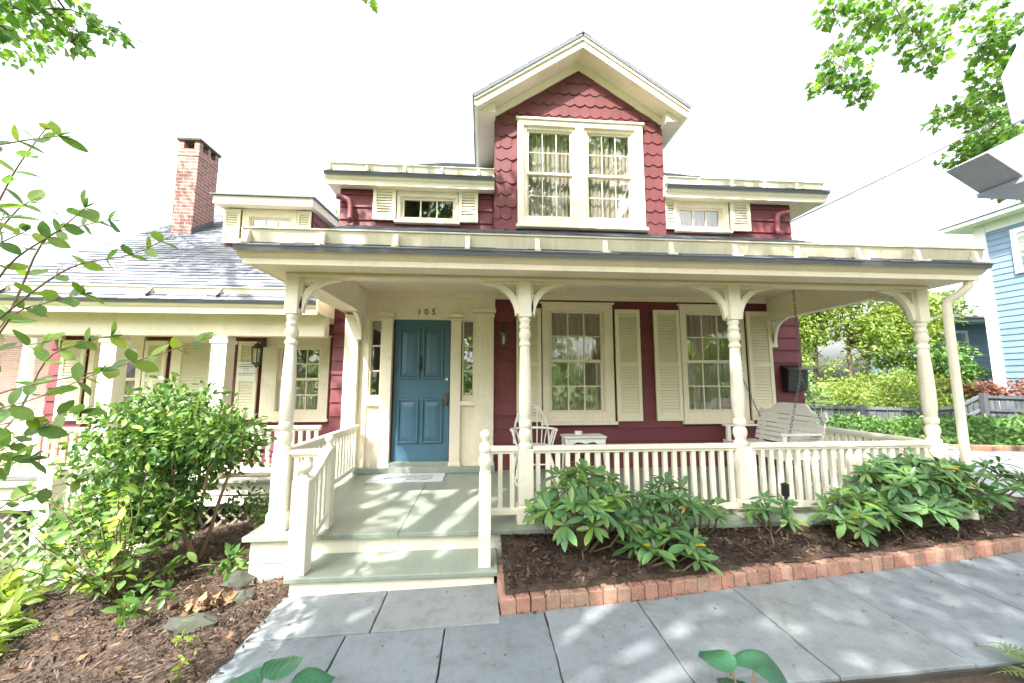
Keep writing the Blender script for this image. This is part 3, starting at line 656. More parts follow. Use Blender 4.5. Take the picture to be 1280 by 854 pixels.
# ---- railings
def railing(p0, p1, zt0, zt1, zb0, zb1, sp=.092, bw=.040, inset=.0, name='railing'):
    p0 = Vector(p0); p1 = Vector(p1); mb = MB()
    a = Vector((p0.x, p0.y, zt0)); b = Vector((p1.x, p1.y, zt1)); mb.beam(a - Vector((0,0,.02)), b - Vector((0,0,.02)), .085, .04); mb.beam(a - Vector((0,0,.053)), b - Vector((0,0,.053)), .05, .026)
    r = mb.build(name, M['white'], house, bevel=.006)
    a2 = Vector((p0.x, p0.y, zb0)); b2 = Vector((p1.x, p1.y, zb1))
    m2 = MB(); m2.beam(a2, b2, .05, .055); m2.build('bottom_rail', M['white'], r, bevel=.004)
    L = (p1 - p0).length; n = max(1, round(L / sp)); d = (p1 - p0).normalized(); q = Vector((-d.y, d.x, 0))
    for i in range(n):
        t = (i + .5)/n; x, y = p0.lerp(p1, t)[:2]; z0 = zb0 + (zb1 - zb0)*t + .0255; z1 = zt0 + (zt1 - zt0)*t - .064
        m3 = MB(); m3.beam((x, y, z0), (x, y, z1), bw, bw*.9, up=(q.x, q.y, 0)); m3.build('baluster', M['white'], r)
    return r
for a, b in ((POSTX[1], POSTX[2]), (POSTX[2], POSTX[3])): railing((a + .069, PY), (b - .069, PY), .97, .97, .395, .395)
railing((POSTX[3], PY + .07), (POSTX[3], WY - .03), .97, .97, .395, .395)
railing((POSTX[0], PY + .07), (POSTX[0], WY - .145), .97, .97, .395, .395, sp=.10)
railing((POSTX[0] + .069, PY), (-1.405, PY), .965, .965, .395, .395, sp=.10)
railing((.0, PY), (.326, PY), .97, .97, .395, .395, sp=.10)
railing((.022, 3.165), (.022, 3.505), .86, .96, .30, .395, sp=.11)
railing((-1.36, 3.50), (-1.365, 3.17), .985, .80, .42, .28, sp=.085)
def newel(x, y, z0, z1, w, top='ball', name='newel_post'):
    mb = MB(); h = w/2; mb.box(x-h, x+h, y-h, y+h, z0, z1); mb.add([(x-h,y-h,z1),(x+h,y-h,z1),(x+h,y+h,z1),(x-h,y+h,z1),(x-h*.4,y-h*.4,z1+.02),(x+h*.4,y-h*.4,z1+.02),(x+h*.4,y+h*.4,z1+.02),(x-h*.4,y+h*.4,z1+.02)], [(0,1,5,4),(1,2,6,5),(2,3,7,6),(3,0,4,7),(4,5,6,7)])
    p = mb.build(name, M['white'], house, bevel=.005); m2 = MB()
    if top == 'ball': r = w*.46; pr = [(r*.5, z1 + .01), (r*.72, z1 + .022), (r*.45, z1 + .035)] + [(r*math.sin(a), z1 + .035 + r*.9*(1 - math.cos(a))) for a in np.linspace(.5, 3.0, 11)] + [(.001, z1 + .035 + r*1.8)]
    else: pr = [(.045, z1 + .0), (.047, z1 + .02), (.032, z1 + .035), (.036, z1 + .05), (.053, z1 + .085), (.054, z1 + .115), (.040, z1 + .15), (.028, z1 + .165), (.044, z1 + .18), (.047, z1 + .20), (.046, z1 + .235), (.030, z1 + .25), (.024, z1 + .262), (.034, z1 + .275)] + [(.042*math.sin(a), z1 + .31 - .042*math.cos(a)) for a in np.linspace(.9, 3.0, 9)] + [(.001, z1 + .353)]
    m2.lathe(x, y, pr, 20); m2.build('finial', M['white'], p, smooth=45)
newel(-1.365, 3.10, .14, .82, .125); newel(-1.36, 3.545, .30, .985, .09); newel(.022, 3.11, .14, .825, .095, 'urn')
# ---- downspout at the right corner post
m2 = MB(); m2.tube([(4.72, 3.24, 2.56), (4.725, 3.25, 2.49), (4.69, 3.30, 2.425), (4.66, 3.36, 2.385), (4.645, 3.38, 2.33), (4.645, 3.38, 1.4), (4.645, 3.38, .25), (4.66, 3.33, .20)], [.036]*8, 14); ds = m2.build('downspout', M['white'], house, smooth=40)
for z in (2.2, .9):
    m3 = MB(); m3.lathe(4.645, 3.38, [(.039, z), (.039, z + .03)], 14); m3.box(4.60, 4.63, 3.42, 3.49, z + .005, z + .025); m3.build('strap', M['white'], ds)

# ---- main eave and roof
MX0, MX1 = -2.33, 5.54; ms = .66; MZ = 4.60; EY = 5.34; RY = 9.0; RZ = MZ + ms*(RY - EY)
for a, b in ((MX0, .145), (2.83, MX1)):
    mb = MB(); mb.box(a + .02, b, 5.42, 5.445, 4.452, 4.58); fa = mb.build('fascia', M['cream'], house, bevel=.003)
    m2 = MB(); m2.prism([(a, 5.419, 4.52), (a, 5.385, 4.55), (a, 5.375, 4.585), (a, 5.419, 4.585)], (b - a, 0, 0)); m2.build('crown_moulding', M['cream'], fa)
    m2 = MB(); m2.box(a + .02, b, 5.446, WY - .03, 4.462, 4.475); m2.build('soffit', M['cream'], fa)
    xe_ = b - .02 if a < 0 else a
    m2 = MB(); m2.box(xe_, xe_ + .019, 5.446, 5.57, 4.476, 4.70); m2.build('eave_end', M['cream'], house)
    gutter(a + .0, b - .002, 5.475, 4.685, .105, -.03, .55, house, first=.01, reach=.09)
for a, b in ((5.053, 5.52), (-2.31, -2.171)):
    m2 = MB(); m2.box(a, b, WY - .029, 12.6, 4.462, 4.475); m2.build('soffit', M['cream'], house)
    m2 = MB(); xf = 5.50 if a > 0 else -2.31; m2.box(xf, xf + .02, 5.446, 12.6, 4.476, 4.59); m2.build('fascia', M['cream'], house)
zt = lambda y: MZ + ms*(y - EY)
shingle_roof('main_roof', (MX0, EY, MZ), (.14, EY, MZ), (-1.0, RY, RZ), (.14, RY, RZ), house, .14, .30)
shingle_roof('main_roof', (2.83, EY, MZ), (MX1, EY, MZ), (2.86, RY, RZ), (4.6, RY, RZ), house, .14, .30)
mb = MB(); mb.add([(.14, 5.66, zt(5.66)), (2.86, 5.66, zt(5.66)), (2.86, RY, RZ), (.14, RY, RZ), (MX0, EY, MZ), (MX0, 12.9, MZ), (-1, RY, RZ), (MX1, EY, MZ), (MX1, 12.9, MZ), (4.6, RY, RZ)], [(0,1,2,3), (4,6,5), (7,8,9), (5,6,9,8)])
mb.build('roof_deck', M['shingle'], house)
# ---- fish-scale dormer
DY = 5.5; DX0, DX1, DXC = .157, 2.845, 1.50; DP = 6.56
D1 = (.62, 1.435, 4.02, 5.56); D2 = (1.56, 2.375, 4.02, 5.56)
mb = MB(); wall_boxes(mb, DX0, DX1, 3.80, 5.66, [(.60, 1.42, 4.02, 5.57), (1.555, 2.375, 4.02, 5.57)], DY, DY + .10); mb.prism([(DX0, DY, 5.66), (DX1, DY, 5.66), (DXC, DY, DP + .05)], (0, .10, 0))
mb.box(DX0, DX0 + .1, DY + .1, 8.6, 4.4, 5.66); mb.box(DX1 - .1, DX1, DY + .1, 8.6, 4.4, 5.66)
dorm = mb.build('dormer', M['scale'], house)
sw, ch = .168, .192
GT, GE, GH, gf, gb = 6.93, 5.81, 1.66, 5.20, 8.9
def scale_mesh():
    n = 8; w = sw*.99; H = ch*1.5; pts = [(-w/2, H)] + [(-w/2 + w*i/n, .042*(1 - math.sin(math.pi*i/n))) for i in range(n+1)] + [(w/2, H)]
    m2 = MB(); V = []
    for x, z in pts: V.append((x, -.019*(1 - z/H) - .002, z))
    V2 = [(x, y + .009, z) for x, y, z in V]; k = len(V)
    m2.add(V + V2, [tuple(range(k)), *[(i, i + k, (i+1) % k + k, (i+1) % k) for i in range(k)]]); return m2.mesh('scale_shingle', M['scale'])
sm = scale_mesh(); z = 3.83; row = 0
while z < DP - .02:
    x = DX0 + sw/2 + .004 - (sw/2 if row % 2 else 0)
    while x < DX1 + sw*.4:
        zc = z + ch*.55; half = (DX1 - DX0)/2 if zc < 5.62 else (DP + .02 - zc)/.655
        und = GT - .215 - (GT - GE)/GH*abs(x - DXC); fits = z + ch*1.5 - (und - .06) < .16 and z + .03 < und
        if fits and DX0 + .03 < x < DX1 - .03 and not (.49 < x < 2.51 and 3.86 < zc < 5.64):
            inst('scale_shingle', sm, dorm, Matrix.Translation((x, DY - .001 + random.uniform(-.002, .002), z + random.uniform(-.004, .004))) @ Matrix.Rotation(random.uniform(-.012, .012), 4, 'Y'))
        elif fits and (abs(x - DX0) < sw*.6 or abs(x - DX1) < sw*.6) and zc < 5.6:
            # half shingles at the corners
            s = Matrix.Diagonal((.5, 1, 1, 1)); cx = DX0 + sw*.25 if x < DXC else DX1 - sw*.25
            inst('scale_shingle', sm, dorm, Matrix.Translation((cx, DY, z)) @ s)
        x += sw
    z += ch; row += 1
# corner returns of the dormer
for x in (DX0, DX1):
    m2 = MB(); m2.box(x - .012, x + .012, DY - .004, DY + .1, 3.8, 5.64); m2.build('corner_board', M['scale'], dorm)
# paired window
mb = MB(); Y = DY
for a, b in ((.505, .60), (1.42, 1.555), (2.375, 2.505)): mb.box(a, b, Y - .065, Y + .01, 3.93, 5.645)
mb.box(.60, 1.42, Y - .064, Y + .01, 5.555, 5.645); mb.box(1.555, 2.375, Y - .064, Y + .01, 5.555, 5.645); mb.box(.60, 1.42, Y - .064, Y + .01, 3.93, 4.03); mb.box(1.555, 2.375, Y - .064, Y + .01, 3.93, 4.03)
dw = mb.build('dormer_window', M['cream'], house, bevel=.004)
m2 = MB(); m2.box(.48, 2.53, Y - .085, Y + .0, 5.645, 5.675); m2.build('head_moulding', M['cream'], dw)
m2 = MB(); m2.box(.48, 2.53, Y - .105, Y - .002, 3.885, 3.93); m2.build('sill', M['cream'], dw, bevel=.004)
for (x0, x1) in ((.60, 1.42), (1.555, 2.375)):
    z0, z1 = 4.03, 5.555; zm = 4.79
    m2 = MB(); frame(m2, x0, x1, z0, z1, .045, Y - .03, Y + .08, .05, .05); m2.build('window_jamb', M['cream'], dw)
    x0 += .045; x1 -= .045
    for a, b, yy in ((z0 + .05, zm + .015, Y + .045), (zm - .015, z1 - .05, Y + .012)):
        m2 = MB(); frame(m2, x0, x1, a, b, .035, yy - .016, yy + .016); m2.build('sash', M['cream'], dw)
        gx0, gx1, g0, g1 = x0 + .035, x1 - .035, a + .035, b - .035
        m2 = MB(); bar_grid(m2, gx0, gx1, g0, g1, 3, 2, yy - .008, yy + .008, .009); m2.build('muntin', M['cream'], dw)
        for i in range(3):
            for j in range(2):
                p0 = gx0 + (gx1-gx0)*i/3; p1 = gx0 + (gx1-gx0)*(i+1)/3; q0 = g0 + (g1-g0)*j/2; q1 = g0 + (g1-g0)*(j+1)/2; t = random.uniform(-.002, .002)
                m3 = MB(); m3.prism([(p0, yy + t, q0), (p1, yy - t, q0), (p1, yy - t, q1), (p0, yy + t, q1)], (0, .003, 0)); m3.build('pane', M['glass'], dw)
    curtain(dw, x0 - .03, (x0+x1)/2 + .03, 4.0, 5.6, Y + .11, 6); curtain(dw, (x0+x1)/2 - .02, x1 + .03, 4.0, 5.6, Y + .13, 6)
# dormer roof
pit = (GT - GE)/GH
for s in (-1, 1):
    xe = DXC + s*GH
    mb = MB(); mb.prism([(DXC, gf, GT - .03), (xe, gf, GE - .03), (xe, gf, GE - .15), (xe - s*.045, gf, GE - .175), (DXC, gf, GT - .215)], (0, gb - gf, 0))
    br = mb.build('rake_board', M['cream'], house, bevel=.003)
    m2 = MB(); m2.prism([(DXC, gf - .022, GT - .032), (xe - s*.0, gf - .022, GE - .032), (xe - s*.0, gf - .022, GE - .085), (DXC, gf - .022, GT - .10)], (0, .021, 0)); m2.build('rake_moulding', M['cream'], br)
    uz = lambda xx: GT - .217 - pit*abs(xx - DXC)
    m2 = MB(); xw = DXC + s*1.36; m2.prism([(DXC, DY - .036, uz(DXC)), (xw, DY - .036, uz(xw)), (xw, DY - .036, uz(xw) - .12), (DXC, DY - .036, uz(DXC) - .14)], (0, .03, 0)); m2.build('rake_frieze', M['cream'], br)
    # boxed soffit between wall and eave
    m2 = MB(); m2.prism([(xe - s*.05, gf + .10, GE - .176), (DXC + s*1.345, gf + .10, GE - .176), (DXC + s*1.345, gf + .10, GE - .02), (xe - s*.05, gf + .10, GE - .09)], (0, gb - gf - .2, 0)); m2.build('soffit', M['cream'], br)
    e0, e1 = (xe + s*.025, gf - .035, GE - .0165), (xe + s*.025, gb, GE - .0165); r0, r1 = (DXC, gf - .035, GT + .004), (DXC, gb, GT + .004)
    if s > 0: shingle_roof('dormer_roof', e0, e1, r0, r1, house, .14, .3)
    else: shingle_roof('dormer_roof', e1, e0, r1, r0, house, .14, .3)
m2 = MB(); m2.prism([(DXC - .12, gf - .04, GT - .068), (DXC, gf - .04, GT + .024), (DXC + .12, gf - .04, GT - .068), (DXC, gf - .04, GT + .006)], (0, gb - gf, 0)); m2.build('ridge_cap', M['shingle'], house)
# red roof-drain elbows on the upper wall
for x, s in ((-1.98, -1), (4.72, 1)):
    m2 = MB(); m2.tube([(x + s*.20, 5.50, 4.30), (x + s*.12, 5.50, 4.285), (x + s*.03, 5.50, 4.25), (x, 5.50, 4.17), (x, 5.50, 4.02), (x - s*.0, 5.48, 3.95), (x + .03, 5.42, 3.90)], .042, 12); m2.build('drain_pipe', M['red'], house, smooth=50)

# ---- wing
wy = 6.3; WX0 = -6.62
mb = MB(); wall_boxes(mb, WX0, -2.17, .2, 2.6, [(-3.27, -2.60, 1.08, 2.12), (-5.97, -5.35, 1.08, 2.12)], wy, wy + .12)
mb.box(WX0, WX0 + .1, wy + .12, 12.3, -.7, 3.4); mb.prism([(WX0, wy, 2.6), (WX0, 12.3, 2.6), (WX0, 9.3, 5.55)], (.1, 0, 0)); mb.box(WX0, -2.17, 12.2, 12.3, -.7, 3.4)
ww = mb.build('wing_wall', M['red'], house)
clap(ww, WX0, -2.19, .30, 2.5, [(-3.53, -2.44, .9, 2.35), (-6.07, -5.26, .9, 2.35), (-4.80, -4.18, .2, 2.4)], wy)
m2 = MB(); m2.box(WX0, -2.17, 8.4, 8.5, .2, 2.6); m2.box(WX0, -2.17, wy + .12, 8.4, .2, .26); m2.build('interior_wall', M['room'], house)
window(-3.25, -2.62, 1.10, 2.10, 3, 4, (-3.50, -2.47, .98, 2.28), Y=wy, curtains='half')
window(-5.95, -5.37, 1.10, 2.10, 3, 4, (-6.05, -5.28, .98, 2.28), Y=wy, curtains='half')
for a, b in ((-3.86, -3.55), (-2.41, -2.20), (-6.42, -6.09), (-5.24, -4.92)): shutter(a, b, .98, 2.20, Y=wy)
ld = MB(); frame(ld, -4.78, -4.20, .31, 2.28, .09, wy - .075, wy - .03, .10, .16); ld.box(-4.69, -4.29, wy - .075, wy - .03, 1.25, 1.36)
ldo = ld.build('louvred_door', M['shutter'], house, bevel=.003); m2 = MB()
for z in np.arange(.48, 2.14, .046):
    if 1.2 < z < 1.36: continue
    m2.prism([(-4.69, wy - .07, z), (-4.69, wy - .062, z - .004), (-4.69, wy - .036, z + .042), (-4.69, wy - .044, z + .044)], (.40, 0, 0))
m2.build('louvres', M['shutter'], ldo, kind='stuff')
m2 = MB(); frame(m2, -4.86, -4.12, .30, 2.36, .075, wy - .05, wy - .021, .08, .01); m2.build('door_casing', M['cream'], ldo)
# wing floor, skirt, lattice
mb = MB(); mb.box(-6.7, -2.19, 5.26, wy - .022, .262, .30); mb.build('wing_floor', M['floor'], house, bevel=.006)
mb = MB(); mb.box(-6.66, -2.19, 5.33, 5.355, .10, .261); mb.box(-6.66, -2.19, 5.315, 5.3295, -.03, .085); mb.build('wing_skirt', M['white'], house, bevel=.004)
mb = MB(); la = .085
def latt(x0, x1, z0, z1, y):
    for s in (1, -1):
        yy = y + (0 if s > 0 else .012); h = z1 - z0; c = x0 - h
        while c < x1:
            a = Vector((c, yy, z0 if s > 0 else z1)); b = Vector((c + h, yy, z1 if s > 0 else z0))
            d = b - a; t0 = max(0, (x0 - a.x)/d.x); t1 = min(1, (x1 - a.x)/d.x)
            if t1 > t0 + .02: mb.beam(a + d*t0, a + d*t1, .010, .028, up=(0, 0, 1))
            c += la*1.9
latt(-6.64, -4.72, -.66, -.035, 5.38); latt(-3.66, -2.2, -.40, -.035, 5.38); lat = mb.build('lattice', M['lattice'], house, kind='stuff')
mb = MB(); mb.box(-6.6, -2.2, 5.9, 5.95, -.8, .25); mb.build('crawlspace_wall', M['sand'], house)
# wing posts, beam, eave
def wpost(x):
    m2 = MB(); m2.box(x - .098, x + .098, 5.32, 5.50, .30, 2.18); p = m2.build('wing_post', M['white'], house, bevel=.006)
    m3 = MB(); m3.box(x - .115, x + .115, 5.303, 5.517, 2.08, 2.13); m3.box(x - .12, x + .12, 5.298, 5.522, .302, .42); m3.build('post_trim', M['white'], p, bevel=.005)
for x in (-6.5, -4.92, -3.545): wpost(x)
mb = MB(); mb.box(-6.62, -2.19, 5.33, 5.49, 2.182, 2.335); mb.box(-6.60, -2.19, 5.345, 5.48, 2.335, 2.51); mb.box(-6.6, -6.44, 5.49, wy, 2.2, 2.5); mb.build('wing_beam', M['cream'], house, bevel=.004)
mb = MB(); mb.box(-6.44, -2.19, 5.481, wy - .022, 2.49, 2.515); mb.build('wing_ceiling', M['ceil'], house)
wz = lambda y: 2.655 + .705*(y - 5.10)
mb = MB(); mb.box(-6.74, -2.20, 5.10, 5.125, 2.445, 2.575); fa = mb.build('wing_fascia', M['cream'], house, bevel=.003)
m2 = MB(); m2.prism([(-6.60, 5.099, 2.52), (-6.60, 5.06, 2.55), (-6.60, 5.05, 2.575), (-6.60, 5.099, 2.58)], (4.40, 0, 0)); m2.build('crown_moulding', M['cream'], fa)
m2 = MB(); m2.box(-6.58, -2.2, 5.126, 5.344, 2.512, 2.525); m2.build('soffit', M['cream'], fa)
shingle_roof('wing_roof', (-6.72, 5.02, wz(5.02)), (-2.18, 5.02, wz(5.02)), (-6.72, 9.3, wz(9.3)), (-2.18, 9.3, wz(9.3)), house, .125, .24, .014)
m2 = MB(); m2.prism([(-6.72, 9.3, wz(9.3)), (-6.72, 13., 3.1), (-6.72, 13., 3.05), (-6.72, 9.3, wz(9.3) - .05)], (4.54, 0, 0)); m2.build('wing_roof_rear', M['shingle'], house)
m2 = MB(); m2.prism([(-6.725, 5.03, wz(5.03) - .05), (-6.725, 9.3, wz(9.3) - .05), (-6.725, 9.3, wz(9.3) - .20), (-6.725, 5.03, wz(5.03) - .20)], (.025, 0, 0)); m2.build('rake_board', M['cream'], house)
m2 = MB(); m2.prism([(-2.18, 5.0, wz(5.0) + .02), (-2.18, WY - .024, wz(WY) + .02), (-2.18, WY - .024, 2.46), (-2.18, 5.10, 2.46), (-2.18, 5.04, wz(5.04) - .12)], (.018, 0, 0)); m2.build('roof_end_board', M['cream'], house)
gutter(-6.5, -2.2, 5.18, 2.722, .075, -.02, .86, house, first=.42, reach=.12)
# wing railings, steps
railing((-6.38, 5.40), (-5.04, 5.40), .97, .97, .395, .395, sp=.105)
railing((-3.43, 5.40), (-2.20, 5.40), .97, .97, .395, .395, sp=.105)
for i, (zt_, y0, y1) in enumerate(((.11, 4.98, 5.31), (-.08, 4.68, 5.0), (-.27, 4.38, 4.70))):
    m2 = MB(); m2.box(-4.70, -3.72, y0, y1, zt_ - .04, zt_); s_ = m2.build('step', M['floor'], house, bevel=.006)
    m3 = MB(); m3.box(-4.68, -3.74, y0 + .03, y0 + .05, zt_ - .23, zt_ - .041); m3.build('riser', M['white'], s_)
newel(-4.50, 4.44, -.50, .62, .15); railing((-4.50, 4.52), (-4.80, 5.30), .56, .96, .05, .40, sp=.11)
# wing dormer
mb = MB(); wall_boxes(mb, -4.73, -3.20, 3.90, 4.72, [(-4.30, -3.56, 4.18, 4.58)], 7.0, 7.1); mb.box(-4.73, -4.63, 7.1, 8.7, 4.1, 4.72); mb.box(-3.30, -3.20, 7.1, 8.7, 4.1, 4.72); mb.box(-4.6, -3.3, 7.9, 8.0, 4.1, 4.7)
wd = mb.build('wing_dormer', M['red'], house); z = 4.0
while z < 4.6:
    m2 = MB(); m2.prism([(-3.20, 7.0, z), (-3.178, 7.0, z), (-3.194, 7.0, z + .18), (-3.20, 7.0, z + .18)], (0, 1.7, 0)); m2.build('clapboard', M['red'], wd); z += .18
window(-4.28, -3.58, 4.20, 4.58, 3, 1, (-4.42, -3.46, 4.14, 4.69), Y=7.0, split=False, curtains=None, lip=0)
shutter(-4.72, -4.44, 4.06, 4.70, Y=7.0, split=0); shutter(-3.44, -3.20, 4.06, 4.70, Y=7.0, split=0)
mb = MB(); mb.prism([(-4.80, 6.74, 4.71), (-4.80, 6.74, 4.86), (-4.80, 8.9, 5.03), (-4.80, 8.9, 4.88)], (1.70, 0, 0)); dr = mb.build('dormer_cornice', M['cream'], house, bevel=.004)
m2 = MB(); m2.prism([(-4.84, 6.70, 4.862), (-4.84, 6.70, 4.884), (-4.84, 8.9, 5.056), (-4.84, 8.9, 5.032)], (1.78, 0, 0)); m2.build('dormer_shingles', M['shingle'], dr)
# chimney
cx0, cx1, cy0, cy1 = -6.23, -5.83, 7.70, 8.26
mb = MB(); mb.box(cx0, cx1, cy0, cy1, 4.0, 6.14); mb.box(cx0 - .012, cx1 + .012, cy0 - .012, cy1 + .012, 6.14, 6.17); mb.box(cx0 - .002, cx1 + .002, cy0 - .002, cy1 + .002, 6.17, 6.30)
for x in (cx0, cx1 - .10):
    for y in (cy0, cy1 - .10): mb.box(x, x + .10, y, y + .10, 6.30, 6.47)
mb.box(cx0, cx1, cy0 + .24, cy0 + .32, 6.30, 6.469)
chm = mb.build('chimney', M['chimney'], house, bevel=.006)
m2 = MB(); m2.box(cx0 - .03, cx1 + .03, cy0 - .03, cy1 + .03, 6.471, 6.52); m2.build('chimney_cap', M['rock'], chm, bevel=.006)
m2 = MB(); m2.prism([(cx1 + .001, cy0 - .02, wz(cy0) + .0), (cx1 + .001, cy1, wz(cy1)), (cx1 + .001, cy1, wz(cy1) + .13), (cx1 + .001, cy0 - .02, wz(cy0) + .13)], (.006, 0, 0)); m2.build('flashing', M['chain'], chm)

# ================================================================== OBJECTS
# ---- brick edging
edging = thing('brick_edging', (.2, 2.7, .05), 'low edging of upright red bricks along the mulch bed', 'edging')
def brick_mesh(w, h, d):
    m2 = MB(); c = .006
    x, y = w/2, d/2
    V = []
    for zz, k in ((0, 0), (h - c, 0), (h, c)):
        V += [(-x + k + .0, -y + k, zz), (x - k, -y + k, zz), (x - k, y - k, zz), (-x + k, y - k, zz)]
    m2.add(V, [(3,2,1,0), (8,9,10,11)] + [(a*4 + i, a*4 + (i+1) % 4, a*4 + 4 + (i+1) % 4, a*4 + 4 + i) for a in (0, 1) for i in range(4)]); return m2.mesh('brick', M['brick'])
bms = [brick_mesh(.0945, .132, .097), brick_mesh(.096, .130, .10), brick_mesh(.093, .134, .094)]
x = .18
while x < 6.3:
    y = edge_y(x); a = math.atan2(edge_y(x + .05) - edge_y(x - .05), .1)
    inst('brick', random.choice(bms), edging, Matrix.Translation((x, y + .05 + random.gauss(0, .002), gzf(x, y) - .04 + random.gauss(0, .0018))) @ Euler((random.gauss(0, .015), random.gauss(0, .012), a + random.gauss(0, .018))).to_matrix().to_4x4())
    x += .0985 * math.cos(a) + random.uniform(0, .003)
bl = brick_mesh(.06, .14, .20)
for i, y in enumerate((2.83, 3.035)):
    inst('brick', bl, edging, Matrix.Translation((.145, y + .02, gzf(.14, y) - .055 + .008*i)) @ Euler((0, random.gauss(0, .05), random.gauss(0, .05))).to_matrix().to_4x4())

# ---- doormat
m2 = MB(); m2.box(-1.47, -.505, 4.98, 5.415, .302, .311)
dmt = tag(m2.build('doormat', M['mat'], None, bevel=.003), 'pale grey doormat with a darker scroll print before the blue door', 'doormat')
# ---- wall lanterns
def lantern(x, y, z, label, s=1.):
    t = thing('wall_lantern', (x, y, z), label, 'lantern', None)
    m2 = MB(); m2.box(x - .03*s, x + .03*s, y + .145, y + .176, z + .02, z + .19*s); m2.build('back_plate', M['iron'], t, bevel=.005)
    m2 = MB(); m2.tube([(x, y + .15, z + .10), (x, y + .10, z + .14), (x, y + .05, z + .15), (x, y + .01, z + .12), (x, y, z + .06)], .009*s, 8); m2.build('arm', M['iron'], t, smooth=60)
    m2 = MB(); m2.lathe(x, y, [(.012*s, z + .065), (.03*s, z + .05), (.04*s, z + .03), (.07*s, z - .005), (.072*s, z - .02), (.06*s, z - .02)], 6); m2.build('cap', M['iron'], t)
    m2 = MB()
    for k in range(6):
        a = k*math.pi/3; m2.tube([(x + .062*s*math.cos(a), y + .062*s*math.sin(a), z - .02), (x + .05*s*math.cos(a), y + .05*s*math.sin(a), z - .19*s)], .006*s, 6)
    m2.lathe(x, y, [(.055*s, z - .185*s), (.058*s, z - .20*s), (.03*s, z - .22*s), (.008*s, z - .25*s)], 6); m2.build('cage', M['iron'], t)
    m2 = MB(); m2.lathe(x, y, [(.055*s, z - .022), (.044*s, z - .184*s)], 6); m2.build('glass', M['glass'], t)
    m2 = MB(); m2.lathe(x, y, [(.012*s, z - .18*s), (.016*s, z - .12*s), (.02*s, z - .08*s), (.005*s, z - .05*s)], 8); m2.build('bulb', M['enamel'], t)
lantern(.292, WY - .20, 2.28, 'small bronze lantern on the burgundy wall right of the front door')
lantern(-3.47, wy - .25, 2.09, 'bronze lantern on the wing porch wall above the notice', 1.25)
# ---- notice on the wing shutter (print too blurred to read: broken dark strokes)
sg = MB(); sg.box(-3.835, -3.565, wy - .088, wy - .077, 1.575, 1.875)
sgo = tag(sg.build('notice', M['enamel'], None), 'white notice with dark print fixed to the wing shutter', 'sign'); m2 = MB()
for z, a, b, h in ((1.835, -3.79, -3.62, .011), (1.80, -3.815, -3.60, .019), (1.772, -3.765, -3.66, .008), (1.745, -3.74, -3.67, .007), (1.69, -3.82, -3.58, .015), (1.665, -3.815, -3.60, .008)):
    x = a
    while x < b:
        w = random.uniform(.008, .026); m2.box(x, min(b, x + w), wy - .0892, wy - .0879, z - h/2*random.uniform(.6, 1), z + h/2*random.uniform(.6, 1)); x += w + random.uniform(.003, .009)
m2.build('print', M['iron'], sgo, kind='stuff')
# ---- mailbox
t = thing('mailbox', (4.83, WY - .1, 1.38), 'black wall mailbox at the burgundy corner beyond the porch swing', 'mailbox')
m2 = MB(); m2.prism([(4.66, WY - .021, 1.40), (4.66, WY - .14, 1.42), (4.66, WY - .17, 1.74), (4.66, WY - .021, 1.80)], (.32, 0, 0)); m2.build('box', M['black'], t, bevel=.008)
m2 = MB(); m2.prism([(4.65, WY - .021, 1.802), (4.65, WY - .19, 1.735), (4.65, WY - .19, 1.75), (4.65, WY - .021, 1.825)], (.34, 0, 0)); m2.build('lid', M['black'], t, bevel=.004)
# ---- porch swing (faces left, hangs at the right end of the porch)
t = thing('porch_swing', (4.0, 4.95, .66), 'white slatted porch swing hanging on chains at the far end of the porch', 'swing')
sy0, sy1 = 4.35, 5.46
def sback(z): return 4.06 + (z - .72)*.26
nsl = 8
for i in range(nsl):                                   # back slats, top one scalloped
    z0 = .74 + i*.064; z1 = z0 + .054
    if i < nsl - 2:
        m2 = MB(); m2.prism([(sback(z0), sy0, z0), (sback(z0) + .02, sy0, z0), (sback(z1) + .02, sy0, z1), (sback(z1), sy0, z1)], (0, sy1 - sy0, 0)); m2.build('back_slat', M['enamel'], t)
z0 = .74 + (nsl - 2)*.064; n = 40; m2 = MB(); V = []
for k in range(n + 1):
    u = k/n; v = abs(u - .5)*2; zt_ = 1.275 - .115*(1/(1 + math.exp(-(v - .52)*22))) + .035*math.exp(-((v - .93)/.09)**2)
    if u < .05 or u > .95: zt_ -= .10*((.05 - min(u, 1-u))/.05)**2
    y = sy0 - .02 + (sy1 - sy0 + .04)*u
    V += [(sback(z0), y, z0), (sback(zt_), y, zt_), (sback(zt_) + .022, y, zt_), (sback(z0) + .022, y, z0)]
m2.add(V, [(k*4 + i, k*4 + (i+1) % 4, k*4 + 4 + (i+1) % 4, k*4 + 4 + i) for k in range(n) for i in range(4)] + [(0,1,2,3), (n*4+3, n*4+2, n*4+1, n*4)]); m2.build('back_crest', M['enamel'], t)
for y in (sy0 + .06, (sy0 + sy1)/2 - .02, sy1 - .10):
    m2 = MB(); m2.prism([(sback(.66) + .021, y, .66), (sback(.66) + .06, y, .66), (sback(1.15) + .06, y, 1.15), (sback(1.15) + .023, y, 1.15)], (0, .04, 0)); m2.build('back_brace', M['enamel'], t)
for i in range(6):
    x = 4.04 - i*.078; z = .69 + .012*math.cos(i) - (.0 if i < 5 else .01)
    m2 = MB(); m2.box(x - .07, x, sy0, sy1, z, z + .02); m2.build('seat_slat', M['enamel'], t)
m2 = MB(); m2.box(3.565, 3.585, sy0, sy1, .62, .715); m2.build('apron', M['enamel'], t)
for y in (sy0 + .02, sy1 - .06):
    m2 = MB(); m2.box(3.58, 4.09, y, y + .04, .63, .685); m2.build('seat_rail', M['enamel'], t)
